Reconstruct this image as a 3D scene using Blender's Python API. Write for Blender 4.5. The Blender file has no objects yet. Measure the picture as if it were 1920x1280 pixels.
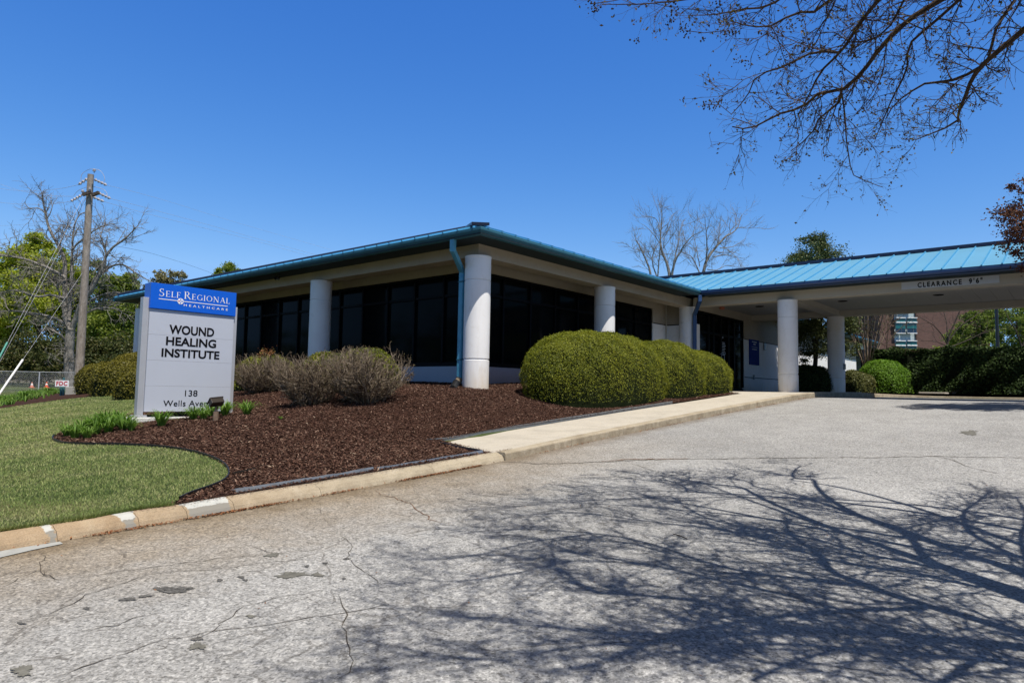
import bpy, math, random
import numpy as np
from mathutils import Matrix, Vector
from mathutils.geometry import delaunay_2d_cdt

rng = np.random.default_rng(7)
random.seed(7)
scene = bpy.context.scene
COL = scene.collection

# ------------------------------------------------------------------ camera
CAM = np.array([-10.6212, -9.9531, 0.0])
FPX = 1268.04
_p, _r, _y = 0.0739034, -0.0184042, 0.0851699
_F = np.array([math.sin(math.pi/4+_y), math.cos(math.pi/4+_y), 0.0])
_R = np.array([math.cos(math.pi/4+_y), -math.sin(math.pi/4+_y), 0.0])
_U = np.array([0, 0, 1.0])
_F2 = _F*math.cos(_p)+_U*math.sin(_p)
_U2 = _U*math.cos(_p)-_F*math.sin(_p)
CR = _R*math.cos(_r)-_U2*math.sin(_r)
CU = _U2*math.cos(_r)+_R*math.sin(_r)
CF = _F2
cam_data = bpy.data.cameras.new('camera')
cam = bpy.data.objects.new('camera', cam_data)
COL.objects.link(cam)
cam_data.sensor_width = 36.0
cam_data.lens = FPX/1920*36.0
cam_data.clip_end = 3000
cam_data.clip_start = 0.05
M = Matrix(((CR[0], CU[0], -CF[0], CAM[0]), (CR[1], CU[1], -CF[1], CAM[1]), (CR[2], CU[2], -CF[2], CAM[2]), (0, 0, 0, 1)))
cam.matrix_world = M
scene.camera = cam

# ------------------------------------------------------------------ light
SUN_AZ = math.radians(250.0)     # measured from +X towards +Y
SUN_EL = math.radians(62.5)
SUN = np.array([math.cos(SUN_AZ)*math.cos(SUN_EL), math.sin(SUN_AZ)*math.cos(SUN_EL), math.sin(SUN_EL)])
SKY_GRADE = [(1.72, 2.75), (1.10, 1.30), (.60, 1.14)]
world = bpy.data.worlds.new('World')
scene.world = world
world.use_nodes = True
wn = world.node_tree
for n in list(wn.nodes): wn.nodes.remove(n)
wo = wn.nodes.new('ShaderNodeOutputWorld')
wb = wn.nodes.new('ShaderNodeBackground')
ws = wn.nodes.new('ShaderNodeTexSky')
ws.sky_type = 'NISHITA'
ws.sun_disc = False
ws.sun_elevation = SUN_EL
ws.sun_rotation = math.pi/2-SUN_AZ
ws.altitude = 300
ws.air_density = 1.0
ws.dust_density = 0.35
ws.ozone_density = 5.0
wb.inputs['Strength'].default_value = 0.1
# channel powers grade the sky deeper and bluer
_sp = wn.nodes.new('ShaderNodeSeparateColor'); _cb = wn.nodes.new('ShaderNodeCombineColor')
wn.links.new(ws.outputs[0], _sp.inputs[0])
for _i, (_g, _k) in enumerate(SKY_GRADE):
    _a = wn.nodes.new('ShaderNodeMath'); _a.operation = 'MULTIPLY'; _a.inputs[1].default_value = .105
    _b = wn.nodes.new('ShaderNodeMath'); _b.operation = 'POWER'; _b.inputs[1].default_value = _g
    _c = wn.nodes.new('ShaderNodeMath'); _c.operation = 'MULTIPLY'; _c.inputs[1].default_value = _k*10
    wn.links.new(_sp.outputs[_i], _a.inputs[0]); wn.links.new(_a.outputs[0], _b.inputs[0]); wn.links.new(_b.outputs[0], _c.inputs[0]); _m = wn.nodes.new('ShaderNodeMath'); _m.operation = 'MINIMUM'; _m.inputs[1].default_value = (2.6, 5.0, 9.3)[_i]; wn.links.new(_c.outputs[0], _m.inputs[0]); wn.links.new(_m.outputs[0], _cb.inputs[_i])
_tc = wn.nodes.new('ShaderNodeTexCoord'); _sx = wn.nodes.new('ShaderNodeSeparateXYZ'); wn.links.new(_tc.outputs['Generated'], _sx.inputs[0])
_mr = wn.nodes.new('ShaderNodeMapRange'); _mr.interpolation_type = 'SMOOTHSTEP'; _mr.inputs[1].default_value = .51; _mr.inputs[2].default_value = .62; wn.links.new(_sx.outputs[2], _mr.inputs[0])
_mx = wn.nodes.new('ShaderNodeMix'); _mx.data_type = 'RGBA'; _mx.blend_type = 'MULTIPLY'; wn.links.new(_mr.outputs[0], _mx.inputs[0]); wn.links.new(_cb.outputs[0], _mx.inputs[6]); _mx.inputs[7].default_value = (1.0, .24, .045, 1)  # unseen sky overhead dimmed to cut the blue fill in shadows
wn.links.new(_mx.outputs[2], wb.inputs['Color'])
wn.links.new(wb.outputs[0], wo.inputs['Surface'])
sd = bpy.data.lights.new('sun', 'SUN')
sd.energy = 5.0
sd.angle = math.radians(0.42)
sd.color = (1.0, 0.95, 0.865)
so = bpy.data.objects.new('sun', sd)
COL.objects.link(so)
so.rotation_euler = Vector(SUN.tolist()).to_track_quat('Z', 'Y').to_euler()
so.location = (0, -20, 30)
scene.view_settings.view_transform = 'Standard'
scene.view_settings.look = 'None'
scene.view_settings.gamma = 1
scene.view_settings.exposure = 0.12
scene.render.film_transparent = False
scene.cycles.max_bounces = 6
scene.cycles.diffuse_bounces = 3
scene.cycles.glossy_bounces = 3
scene.cycles.transmission_bounces = 4
scene.cycles.transparent_max_bounces = 6

# ------------------------------------------------------------------ geometry helpers
def ray(x, y):
    return CF+CR*((x-960)/FPX)-CU*((y-640)/FPX)
def at(x, y, d):
    """a point d metres in front of the camera along the line of sight measured on the survey photo"""
    return CAM+ray(x, y)*d

ORIG = {}
def tag(o, label=None, cat=None, group=None, kind=None):
    if label: o['label'] = label
    if cat: o['category'] = cat
    if group: o['group'] = group
    if kind: o['kind'] = kind
    return o
def thing(name, loc, label, cat, group=None):
    o = bpy.data.objects.new(name, None)
    o.empty_display_size = 0.2
    COL.objects.link(o)
    o.location = [float(c) for c in loc]
    ORIG[o.name] = np.array(loc, float)
    return tag(o, label, cat, group)
def copy_tree(o, loc, label, rot=0.0, scale=1.0, group=None, parent=None):
    c = o.copy(); COL.objects.link(c)
    if parent is None:
        c.location = [float(v) for v in loc]; c.rotation_euler = (0, 0, rot); c.scale = (scale,)*3
        c['label'] = label
        if group: c['group'] = group
    else:
        c.parent = parent
    for ch in list(o.children):
        copy_tree(ch, None, None, parent=c)
    return c

class MB:
    """collects pieces of one mesh"""
    def __init__(s): s.v = []; s.f = []; s.n = 0; s.mi = []
    def add(s, v, f, mi=0):
        v = np.asarray(v, float).reshape(-1, 3)
        s.v.append(v)
        for q in f: s.f.append([i+s.n for i in q]); s.mi.append(mi)
        s.n += len(v); return s
    def box(s, a, b, mi=0):
        x0, y0, z0 = [min(p, q) for p, q in zip(a, b)]; x1, y1, z1 = [max(p, q) for p, q in zip(a, b)]
        return s.add([(x0,y0,z0),(x1,y0,z0),(x1,y1,z0),(x0,y1,z0),(x0,y0,z1),(x1,y0,z1),(x1,y1,z1),(x0,y1,z1)],
                     [(0,3,2,1),(4,5,6,7),(0,1,5,4),(1,2,6,5),(2,3,7,6),(3,0,4,7)], mi)
    def obox(s, c, ax, ay, az, mi=0):
        c, ax, ay, az = map(lambda q: np.asarray(q, float), (c, ax, ay, az))
        P = [c+i*ax+j*ay+k*az for k in (-1, 1) for (i, j) in ((-1,-1),(1,-1),(1,1),(-1,1))]
        return s.add(P, [(0,3,2,1),(4,5,6,7),(0,1,5,4),(1,2,6,5),(2,3,7,6),(3,0,4,7)], mi)
    def bar(s, p, q, w, h, up=(0,0,1), mi=0):
        p = np.asarray(p, float); q = np.asarray(q, float); d = q-p; L = np.linalg.norm(d); d = d/L
        sx = np.cross(d, up); sx /= np.linalg.norm(sx); sz = np.cross(sx, d)
        return s.obox((p+q)/2, d*L/2, sx*w/2, sz*h/2, mi)
    def lathe(s, c, prof, n=32, mi=0, caps=True):
        c = np.asarray(c, float); a = np.arange(n)*2*math.pi/n
        V = []
        for r, z in prof: V += [(c[0]+r*math.cos(t), c[1]+r*math.sin(t), c[2]+z) for t in a]
        F = [(i*n+j, i*n+(j+1) % n, (i+1)*n+(j+1) % n, (i+1)*n+j) for i in range(len(prof)-1) for j in range(n)]
        if caps: F += [tuple(range(n-1, -1, -1)), tuple((len(prof)-1)*n+j for j in range(n))]
        return s.add(V, F, mi)
    def tube(s, pts, rad, n=6, mi=0, cap=True):
        P = np.asarray(pts, float); m = len(P); rad = np.broadcast_to(np.asarray(rad, float), (m,))
        T = np.gradient(P, axis=0); T /= np.linalg.norm(T, axis=1)[:, None]+1e-12
        ref = np.array([0, 0, 1.0]) if abs(T[0][2]) < .9 else np.array([1.0, 0, 0])
        A = np.cross(T, ref); A /= np.linalg.norm(A, axis=1)[:, None]+1e-9
        B = np.cross(T, A)
        a = np.arange(n)*2*math.pi/n
        V = P[:, None, :]+rad[:, None, None]*(np.cos(a)[None, :, None]*A[:, None, :]+np.sin(a)[None, :, None]*B[:, None, :])
        F = [(i*n+j, i*n+(j+1) % n, (i+1)*n+(j+1) % n, (i+1)*n+j) for i in range(m-1) for j in range(n)]
        if cap: F += [tuple(range(n)), tuple((m-1)*n+j for j in range(n-1, -1, -1))]
        return s.add(V.reshape(-1, 3), F, mi)
    def prism(s, poly, z0, z1, mi=0):
        n = len(poly)
        V = [(x, y, z0) for x, y in poly]+[(x, y, z1) for x, y in poly]
        return s.add(V, [tuple(range(n-1, -1, -1)), tuple(range(n, 2*n))]+[(i, (i+1) % n, n+(i+1) % n, n+i) for i in range(n)], mi)
    def build(s, name, mat, parent=None, smooth=False, bevel=0.0):
        V = np.concatenate(s.v) if s.v else np.zeros((0, 3))
        return link_mesh(name, V, s.f, mat, parent, smooth, bevel, s.mi)

def link_mesh(name, V, F, mat, parent=None, smooth=False, bevel=0.0, mi=None):
    o0 = ORIG[parent.name] if parent is not None else np.zeros(3)
    if parent is None and len(V): 
        pass
    me = bpy.data.meshes.new(name)
    V = np.asarray(V, float)-o0
    if isinstance(F, np.ndarray):
        nf, k = F.shape
        me.vertices.add(len(V)); me.vertices.foreach_set('co', V.astype(np.float32).ravel())
        me.loops.add(nf*k); me.loops.foreach_set('vertex_index', F.astype(np.int32).ravel())
        me.polygons.add(nf); me.polygons.foreach_set('loop_start', np.arange(0, nf*k, k, dtype=np.int32))
        me.update(calc_edges=True)
    else:
        me.from_pydata(V.tolist(), [], F)
        me.update()
    for m in (mat if isinstance(mat, (list, tuple)) else [mat]): me.materials.append(m)
    if mi is not None and any(mi): me.polygons.foreach_set('material_index', np.asarray(mi, dtype=np.int32))
    if smooth: me.polygons.foreach_set('use_smooth', np.ones(len(me.polygons), dtype=bool))
    o = bpy.data.objects.new(name, me)
    COL.objects.link(o)
    ORIG[o.name] = o0
    if parent is not None: o.parent = parent
    if bevel > 0:
        b = o.modifiers.new('bevel', 'BEVEL'); b.width = bevel; b.segments = 2; b.limit_method = 'ANGLE'; b.angle_limit = 0.6
        try: b.harden_normals = False
        except Exception: pass
    return o

def leaf_quads(C, N, size, aspect=0.55, curl=0.0, rs=rng):
    """one small diamond leaf at each centre C facing roughly N"""
    n = len(C)
    size = np.broadcast_to(np.asarray(size, float), (n,))
    N = N/(np.linalg.norm(N, axis=1)[:, None]+1e-9)
    T = rs.normal(size=(n, 3)); T -= (T*N).sum(1)[:, None]*N; T /= np.linalg.norm(T, axis=1)[:, None]+1e-9
    B = np.cross(N, T)
    s = size[:, None]
    V = np.stack([C-T*s, C+B*s*aspect+N*s*.12, C+T*s, C-B*s*aspect+N*s*.12], axis=1).reshape(-1, 3)
    F = np.arange(n*4).reshape(n, 4)
    return V, F

# ------------------------------------------------------------------ materials
def mat(name):
    m = bpy.data.materials.new(name); m.use_nodes = True
    nt = m.node_tree; bs = nt.nodes['Principled BSDF']
    return m, nt, bs
def nd(nt, t, **k):
    n = nt.nodes.new(t)
    for a, b in k.items(): setattr(n, a, b)
    return n
def noise(nt, scale, detail=4, rough=.55, vec=None, dist=0):
    n = nd(nt, 'ShaderNodeTexNoise'); n.inputs['Scale'].default_value = scale; n.inputs['Detail'].default_value = detail
    n.inputs['Roughness'].default_value = rough; n.inputs['Distortion'].default_value = dist
    if vec is not None: nt.links.new(vec, n.inputs['Vector'])
    return n
def ramp(nt, fac, stops):
    r = nd(nt, 'ShaderNodeValToRGB'); e = r.color_ramp.elements
    while len(e) < len(stops): e.new(0.5)
    for i, (p, c) in enumerate(stops):
        e[i].position = p; e[i].color = tuple(c)+(1,) if len(c) == 3 else c
    nt.links.new(fac, r.inputs['Fac']); return r
def mixc(nt, fac, a, b, mode='MIX'):
    m = nd(nt, 'ShaderNodeMix', data_type='RGBA', blend_type=mode)
    for s, val in ((m.inputs[0], fac), (m.inputs[6], a), (m.inputs[7], b)):
        if isinstance(val, (int, float)): s.default_value = val
        elif isinstance(val, (tuple, list)): s.default_value = tuple(val)+(1,) if len(val) == 3 else val
        else: nt.links.new(val, s)
    return m.outputs[2]
def math_(nt, op, a, b=None, c=None, clamp=False):
    m = nd(nt, 'ShaderNodeMath', operation=op, use_clamp=clamp)
    for s, val in zip(m.inputs, (a, b, c)):
        if val is None: continue
        if isinstance(val, (int, float)): s.default_value = val
        else: nt.links.new(val, s)
    return m.outputs[0]
def coords(nt):
    return nd(nt, 'ShaderNodeTexCoord').outputs['Object']
def bump(nt, bs, h, strength=.3, dist=.02):
    b = nd(nt, 'ShaderNodeBump'); b.inputs['Strength'].default_value = strength; b.inputs['Distance'].default_value = dist
    nt.links.new(h, b.inputs['Height']); nt.links.new(b.outputs[0], bs.inputs['Normal'])
def plain(name, col, rough=.6, spec=.5, metal=0.0, var=.12, scale=3.0, dirt=None, bmp=0.0, bscale=40):
    m, nt, bs = mat(name)
    co = coords(nt)
    n = noise(nt, scale, 6, .6, co)
    a = tuple(c*(1-var) for c in col); b = tuple(min(1, c*(1+var)) for c in col)
    r = ramp(nt, n.outputs[0], [(.3, a), (.7, b)])
    out = r.outputs[0]
    if dirt:
        n2 = noise(nt, scale*2.7, 8, .7, co, .6)
        f = ramp(nt, n2.outputs[0], [(.55, (0, 0, 0)), (.75, (1, 1, 1))])
        out = mixc(nt, math_(nt, 'MULTIPLY', f.outputs[0], dirt[1]), out, dirt[0])
    nt.links.new(out, bs.inputs['Base Color'])
    bs.inputs['Roughness'].default_value = rough
    bs.inputs['Specular IOR Level'].default_value = spec
    bs.inputs['Metallic'].default_value = metal
    if bmp: bump(nt, bs, noise(nt, bscale, 5, .6, co).outputs[0], bmp, .01)
    return m
def foliage(name, cols, rough=.55, trans=.3, nscale=1.2, spec=.3, flip=None):
    """leaf paint: varies leaf to leaf and by clump; thin leaves let some light through"""
    m, nt, bs = mat(name)
    g = nd(nt, 'ShaderNodeNewGeometry')
    n = noise(nt, nscale, 3, .6, coords(nt))
    f = math_(nt, 'ADD', math_(nt, 'MULTIPLY', g.outputs['Random Per Island'], .55), math_(nt, 'MULTIPLY', n.outputs[0], .6))
    k = len(cols)
    r = ramp(nt, f, [(.15+.75*i/(k-1), c) for i, c in enumerate(cols)])
    nt.links.new(r.outputs[0], bs.inputs['Base Color'])
    bs.inputs['Roughness'].default_value = rough; bs.inputs['Specular IOR Level'].default_value = spec
    tr = nd(nt, 'ShaderNodeBsdfTranslucent')
    hs = nd(nt, 'ShaderNodeHueSaturation'); hs.inputs['Saturation'].default_value = 1.1; hs.inputs['Value'].default_value = 1.3
    nt.links.new(r.outputs[0], hs.inputs['Color']); nt.links.new(hs.outputs[0], tr.inputs['Color'])
    mx = nd(nt, 'ShaderNodeMixShader'); mx.inputs[0].default_value = trans
    nt.links.new(bs.outputs[0], mx.inputs[1]); nt.links.new(tr.outputs[0], mx.inputs[2])
    nt.links.new(mx.outputs[0], nt.nodes['Material Output'].inputs['Surface'])
    return m

def concrete(name, col, stain, sc=1.0, zstain=None):
    m, nt, bs = mat(name)
    co = coords(nt)
    n1 = noise(nt, 2.2*sc, 8, .65, co, .4); n2 = noise(nt, 90*sc, 3, .6, co); n3 = noise(nt, 9*sc, 6, .7, co)
    r = ramp(nt, n1.outputs[0], [(.3, tuple(c*.84 for c in col)), (.5, col), (.72, tuple(min(1, c*1.08) for c in col))])
    out = mixc(nt, .5, r.outputs[0], ramp(nt, n2.outputs[0], [(.35, (.72, .72, .72)), (.6, (1.15, 1.15, 1.15))]).outputs[0], 'MULTIPLY')
    f = ramp(nt, n3.outputs[0], [(.56, (0, 0, 0)), (.72, (1, 1, 1))])
    out = mixc(nt, math_(nt, 'MULTIPLY', f.outputs[0], .45), out, stain)
    nt.links.new(out, bs.inputs['Base Color'])
    bs.inputs['Roughness'].default_value = .85; bs.inputs['Specular IOR Level'].default_value = .25
    bump(nt, bs, n2.outputs[0], .35, .01)
    return m

# stucco paint of the clinic: white walls, weathered beams
M_white = plain('white_stucco', (.80, .79, .78), .7, .3, var=.04, scale=1.6, dirt=((.55, .49, .40), .35), bmp=.12, bscale=120)
def _base_stain(m):
    nt = m.node_tree; bs = nt.nodes['Principled BSDF']; src = bs.inputs['Base Color'].links[0].from_socket
    co = coords(nt); sp = nd(nt, 'ShaderNodeSeparateXYZ'); nt.links.new(co, sp.inputs[0])
    mp = nd(nt, 'ShaderNodeMapping'); mp.inputs['Scale'].default_value = (5, 5, .9); nt.links.new(co, mp.inputs[0])
    n = noise(nt, 1.6, 6, .65, mp.outputs[0]); r = nd(nt, 'ShaderNodeMapRange'); r.inputs[1].default_value = .55; r.inputs[2].default_value = -.05
    nt.links.new(math_(nt, 'ADD', sp.outputs[2], math_(nt, 'MULTIPLY', math_(nt, 'SUBTRACT', n.outputs[0], .5), 1.1)), r.inputs[0])
    st = mixc(nt, math_(nt, 'MULTIPLY', r.outputs[0], .55), src, (.55, .43, .28))
    rn = ramp(nt, n.outputs[0], [(.56, (0, 0, 0)), (.74, (1, 1, 1))])
    st = mixc(nt, math_(nt, 'MULTIPLY', rn.outputs[0], .16), st, (.45, .42, .37))
    nt.links.new(st, bs.inputs['Base Color'])
_base_stain(M_white)
M_beam = plain('cream_beam', (.36, .315, .25), .75, .25, var=.08, scale=1.3, dirt=((.22, .18, .13), .5), bmp=.1, bscale=80)
M_beam2 = plain('canopy_beam_paint', (.42, .39, .33), .7, .3, var=.05, scale=1.3, dirt=((.42, .39, .33), .35), bmp=.1, bscale=80)
M_lowwall = plain('shaded_low_wall', (.40, .41, .44), .7, .3, var=.05, scale=1.6, bmp=.1, bscale=110)  # wall white darkened to blue-grey, eave shade put into the colour
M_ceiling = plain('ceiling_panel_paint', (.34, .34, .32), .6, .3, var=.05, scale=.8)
M_roof = plain('blue_metal_roof', (.14, .37, .56), .42, .5, var=.05, scale=.9, dirt=((.16, .40, .56), .5))
M_rib = plain('blue_seam', (.07, .30, .53), .5, .3, var=.05)
M_gutter = plain('teal_gutter', (.030, .115, .16), .5, .2, var=.12, scale=4, dirt=((.06, .12, .13), .5))
M_gutter_shade = plain('shaded_navy_gutter', (.016, .055, .16), .4, .5, var=.1, scale=4)  # navy copy of the gutter paint, shade put into its colour
M_cap = plain('dark_ridge_cap', (.008, .016, .045), .45, .5, var=.1)
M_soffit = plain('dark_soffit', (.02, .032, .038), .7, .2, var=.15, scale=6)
M_pipe = plain('blue_downspout', (.075, .29, .43), .35, .5, var=.12, scale=7, dirt=((.10, .22, .26), .5))
M_frame = plain('black_window_frame', (.004, .004, .005), .5, .08, var=.1)
M_dark = plain('dark_gap', (.01, .009, .008), .9, .1)
M_galv = plain('weathered_galvanised_metal', (.22, .24, .26), .45, .5, .6, var=.2, scale=12, dirt=((.10, .13, .15), .8))
M_black = plain('black_plastic', (.012, .012, .013), .4, .5)
M_steelpost = plain('grey_painted_metal', (.43, .44, .47), .38, .5, .2, var=.04, scale=4)
M_signpanel = plain('pale_grey_sign_face', (.475, .505, .58), .32, .5, 0, var=.02, scale=2)
M_signblue = plain('bright_blue_sign_face', (.002, .105, .62), .3, .5, var=.02, scale=2)
M_text_dark = plain('black_lettering', (.006, .006, .008), .6, .08, var=.02)
M_text_white = plain('white_lettering', (.85, .85, .86), .4, .4, var=.02)
M_lampwhite = plain('white_plastic', (.8, .8, .8), .4, .4)
M_wood = None

def glass_mat(name):
    m, nt, bs = mat(name)
    n = noise(nt, 1.1, 3, .5, coords(nt))
    r = ramp(nt, n.outputs[0], [(.3, (.003, .0035, .004)), (.7, (.006, .007, .006))])
    nt.links.new(r.outputs[0], bs.inputs['Base Color'])
    bs.inputs['Roughness'].default_value = .06
    bs.inputs['IOR'].default_value = 1.10
    b = noise(nt, .55, 2, .4, coords(nt)); bump(nt, bs, b.outputs[0], .05, .02)
    return m
M_glass = glass_mat('tinted_black_glass')

def bark(name, a, b, sc=14):
    m, nt, bs = mat(name)
    co = coords(nt)
    mp = nd(nt, 'ShaderNodeMapping'); mp.inputs['Scale'].default_value = (1, 1, .35); nt.links.new(co, mp.inputs[0])
    n = noise(nt, sc, 8, .7, mp.outputs[0], .5)
    r = ramp(nt, n.outputs[0], [(.35, a), (.65, b)])
    nt.links.new(r.outputs[0], bs.inputs['Base Color']); bs.inputs['Roughness'].default_value = .85
    bs.inputs['Specular IOR Level'].default_value = .15
    bump(nt, bs, n.outputs[0], .6, .03)
    return m
M_bark_grey = bark('grey_bark', (.09, .08, .07), (.34, .315, .28))
M_bark_crape = bark('smooth_brown_bark', (.045, .032, .024), (.12, .085, .06), 20)
M_bark_dark = bark('dark_bark', (.03, .024, .02), (.10, .08, .065))
M_pole = bark('weathered_pole_wood', (.20, .165, .135), (.38, .33, .28), 9)
M_stem = bark('tan_peeling_bark', (.12, .085, .06), (.24, .19, .14), 10)
M_twig = bark('pale_twig_bark', (.12, .085, .06), (.40, .32, .25), 6)

# ------------------------------------------------------------------ terrain
KX = np.array([-40, -20, -14, -10.5, -8.3, -6.8, -3.85, -1.4, 2.3, 8.4, 10.2, 14.7, 18, 60])
KZ = np.array([-2.55, -1.70, -1.36, -1.145, -1.055, -.985, -.825, -.62, -.35, .07, .15, .19, .24, .3])
_xs = np.linspace(-60, 60, 1201)
_ks = np.interp(_xs, KX, KZ)
_w = np.hanning(31); _w /= _w.sum()
_ks = np.convolve(np.pad(_ks, 15, mode='edge'), _w, 'valid')
def K(x):            # top of the kerb and walk
    return np.interp(x, _xs, _ks)
def kerb_h(x): return np.interp(x, [-20, -9, -4, 2, 10, 15], [.105, .105, .115, .13, .15, .19])
YK = -4.05
def road_z(x, y):
    x = np.asarray(x, float); y = np.asarray(y, float)
    base = K(x)-kerb_h(x)
    cross = np.interp(x, [-12, -4, 4, 12], [.035, .03, .006, 0.0])
    z = base+cross*np.clip(y-YK, -6.5, 0)+ .004*np.sin(x*.9+y*.35)+.004*np.sin(y*1.1)
    far = np.interp(x, [14.7, 18], [0, .06])
    return z+far*0
# control points of the planted slope (x, y, z)
CP = []
for x in (-30, -22, -16, -12, -9.3, -7.4, -5.5, -3.9): CP.append((x, -3.85, float(K(x))))
for x in (-3.4, -1.4, .5, 2.3, 4.5, 6.5, 8.3): CP.append((x, -2.55, float(K(x))+.01))
CP += [(-.3, -.35, .04), (.4, 0, .06), (.42, 1.3, .14), (.42, 5, .15), (.42, 9, .10), (.42, 14, .0), (.42, 17.5, -.1), (3, -.4, .12), (6, -.4, .14), (8.4, -.6, .14),
       (-3.7, .25, -.31), (-2.4, 4.3, -.12), (-5.9, 2.2, -.60), (-4.3, 2.1, -.50), (-2.0, -1.6, -.33),
       (-7.7, 3, -.86), (-9.2, 1, -1.02), (-10.5, 6, -1.1), (-5.6, 12, -.70), (-4.5, 17, -.78), (-3, 14, -.33), (-1.5, 9, -.10), (-3.2, 9, -.35), (-7.5, 8, -.86),
       (0, 22, -.36), (-2.3, 21, -.62), (-8, 24, -.98), (-14, 10, -1.5), (2.9, 40, -.62), (-10, 40, -1.1), (12, 40, -.3), (-18, 24, -1.7), (-22, 5, -2.0), (-20, 50, -1.4), (-2, 30, -.62), (10, 28, -.35), (5, 21, -.2)]
CP = np.array(CP)
def _phi(r2): return np.where(r2 > 0, r2*np.log(r2+1e-12), 0)
_n = len(CP)
_A = np.zeros((_n+3, _n+3))
_d2 = ((CP[:, None, :2]-CP[None, :, :2])**2).sum(-1)
_A[:_n, :_n] = _phi(_d2)+np.eye(_n)*.8
_A[:_n, _n] = 1; _A[:_n, _n+1:] = CP[:, :2]; _A[_n, :_n] = 1; _A[_n+1:, :_n] = CP[:, :2].T
_W = np.linalg.solve(_A, np.concatenate([CP[:, 2], np.zeros(3)]))
def tps(x, y):
    x = np.asarray(x, float); y = np.asarray(y, float); sh = np.broadcast(x, y).shape
    X = np.broadcast_to(x, sh).ravel(); Y = np.broadcast_to(y, sh).ravel()
    out = np.empty(len(X))
    for i in range(0, len(X), 20000):
        d2 = (X[i:i+20000, None]-CP[None, :, 0])**2+(Y[i:i+20000, None]-CP[None, :, 1])**2
        out[i:i+20000] = _phi(d2)@_W[:_n]+_W[_n]+_W[_n+1]*X[i:i+20000]+_W[_n+2]*Y[i:i+20000]
    return out.reshape(sh)
def far_z(x, y):     # gentle land far away
    r = np.hypot(np.asarray(x)-5, np.asarray(y)-5)
    return np.interp(r, [0, 60, 160, 900], [-.4, -.2, 1.0, 6.0])
def bed_z(x, y):
    """height of the planted ground and lawns north of the kerb"""
    x = np.asarray(x, float); y = np.asarray(y, float)
    t = tps(x, y)
    r = np.hypot(x+2, y-18)
    w = np.clip((r-30)/20, 0, 1); w = w*w*(3-2*w)
    z = t*(1-w)+far_z(x, y)*w
    # level ground to the right of the entrance and inside the building
    wr = np.clip((x-8.3)/1.5, 0, 1)
    z = z*(1-wr)+wr*np.interp(np.asarray(x), [8, 14.7, 18, 60], [.13, .17, .2, .3])
    return z
def ground_z(x, y):
    x = np.asarray(x, float); y = np.asarray(y, float)
    a = road_z(np.clip(x, -40, 60), y); b = bed_z(x, y)
    east = np.interp(x, [17.6, 18.2], [0, 1])
    s = np.clip((y-YK)/.2, 0, 1)
    z = a*(1-s)+b*s
    z = np.where(x > 17.8, np.maximum(z, .12), z)
    r = np.hypot(x, y+5)
    w = np.clip((r-45)/40, 0, 1)
    return z*(1-w)+far_z(x, y)*w
def hit(px, py, fn=bed_z, dz=0.0):
    d = ray(px, py); t = 1.0; prev = None
    while t < 120:
        q = CAM+d*t
        g = float(fn(q[0], q[1]))+dz
        if q[2] <= g:
            lo, hi = t-.25, t
            for _ in range(18):
                mi = (lo+hi)/2; q = CAM+d*mi
                if q[2] <= float(fn(q[0], q[1]))+dz: hi = mi
                else: lo = mi
            return CAM+d*hi
        t += .25
    return CAM+d*30

def sheet(name, poly, zf, mat_, step=.4, parent=None, holes=(), dz=0.0, smooth=True):
    """a triangulated ground sheet filling the outline poly, following the height function"""
    P = np.array(poly, float)
    def dens(Q):
        out = []
        for i in range(len(Q)):
            a, b = Q[i], Q[(i+1) % len(Q)]; n = max(1, int(np.linalg.norm(b-a)/step))
            for k in range(n): out.append(a+(b-a)*k/n)
        return np.array(out)
    B = dens(P); ne = len(B)
    edges = [(i, (i+1) % ne) for i in range(ne)]
    x0, y0 = P.min(0); x1, y1 = P.max(0)
    gx, gy = np.meshgrid(np.arange(x0, x1, step), np.arange(y0, y1, step))
    G = np.stack([gx.ravel(), gy.ravel()], 1)+rng.uniform(-.1, .1, (gx.size, 2))*step
    def inside(G, P):
        c = np.zeros(len(G), bool); j = len(P)-1
        for i in range(len(P)):
            xi, yi = P[i]; xj, yj = P[j]
            k = ((yi > G[:, 1]) != (yj > G[:, 1])) & (G[:, 0] < (xj-xi)*(G[:, 1]-yi)/((yj-yi) if yj != yi else 1e-9)+xi)
            c ^= k; j = i
        return c
    G = G[inside(G, P)]
    d = np.min(((G[:, None, :]-B[None, ::1, :])**2).sum(-1), axis=1) if len(G)*len(B) < 3e7 else np.full(len(G), 9.)
    G = G[d > (step*.35)**2]
    V2 = [Vector((float(a), float(b))) for a, b in np.concatenate([B, G])]
    vo, eo, fo, *_ = delaunay_2d_cdt(V2, edges, [], 1, 1e-5)
    XY = np.array([(q.x, q.y) for q in vo])
    Z = zf(XY[:, 0], XY[:, 1])+dz
    F = []
    for f in fo:
        a, b, c = XY[f[0]], XY[f[1]], XY[f[2]]
        cr = (b[0]-a[0])*(c[1]-a[1])-(b[1]-a[1])*(c[0]-a[0])
        F.append(list(f) if cr > 0 else list(f)[::-1])
    o = link_mesh(name, np.column_stack([XY, Z]), F, mat_, parent, smooth)
    return o
def smooth_closed(P, n=6):
    """Catmull-Rom through the points, open curve"""
    P = np.array(P, float); out = []
    for i in range(len(P)-1):
        p0 = P[max(i-1, 0)]; p1 = P[i]; p2 = P[i+1]; p3 = P[min(i+2, len(P)-1)]
        for k in range(n):
            t = k/n
            out.append(.5*((2*p1)+(-p0+p2)*t+(2*p0-5*p1+4*p2-p3)*t*t+(-p0+3*p1-3*p2+p3)*t**3))
    out.append(P[-1]); return np.array(out)
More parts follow.
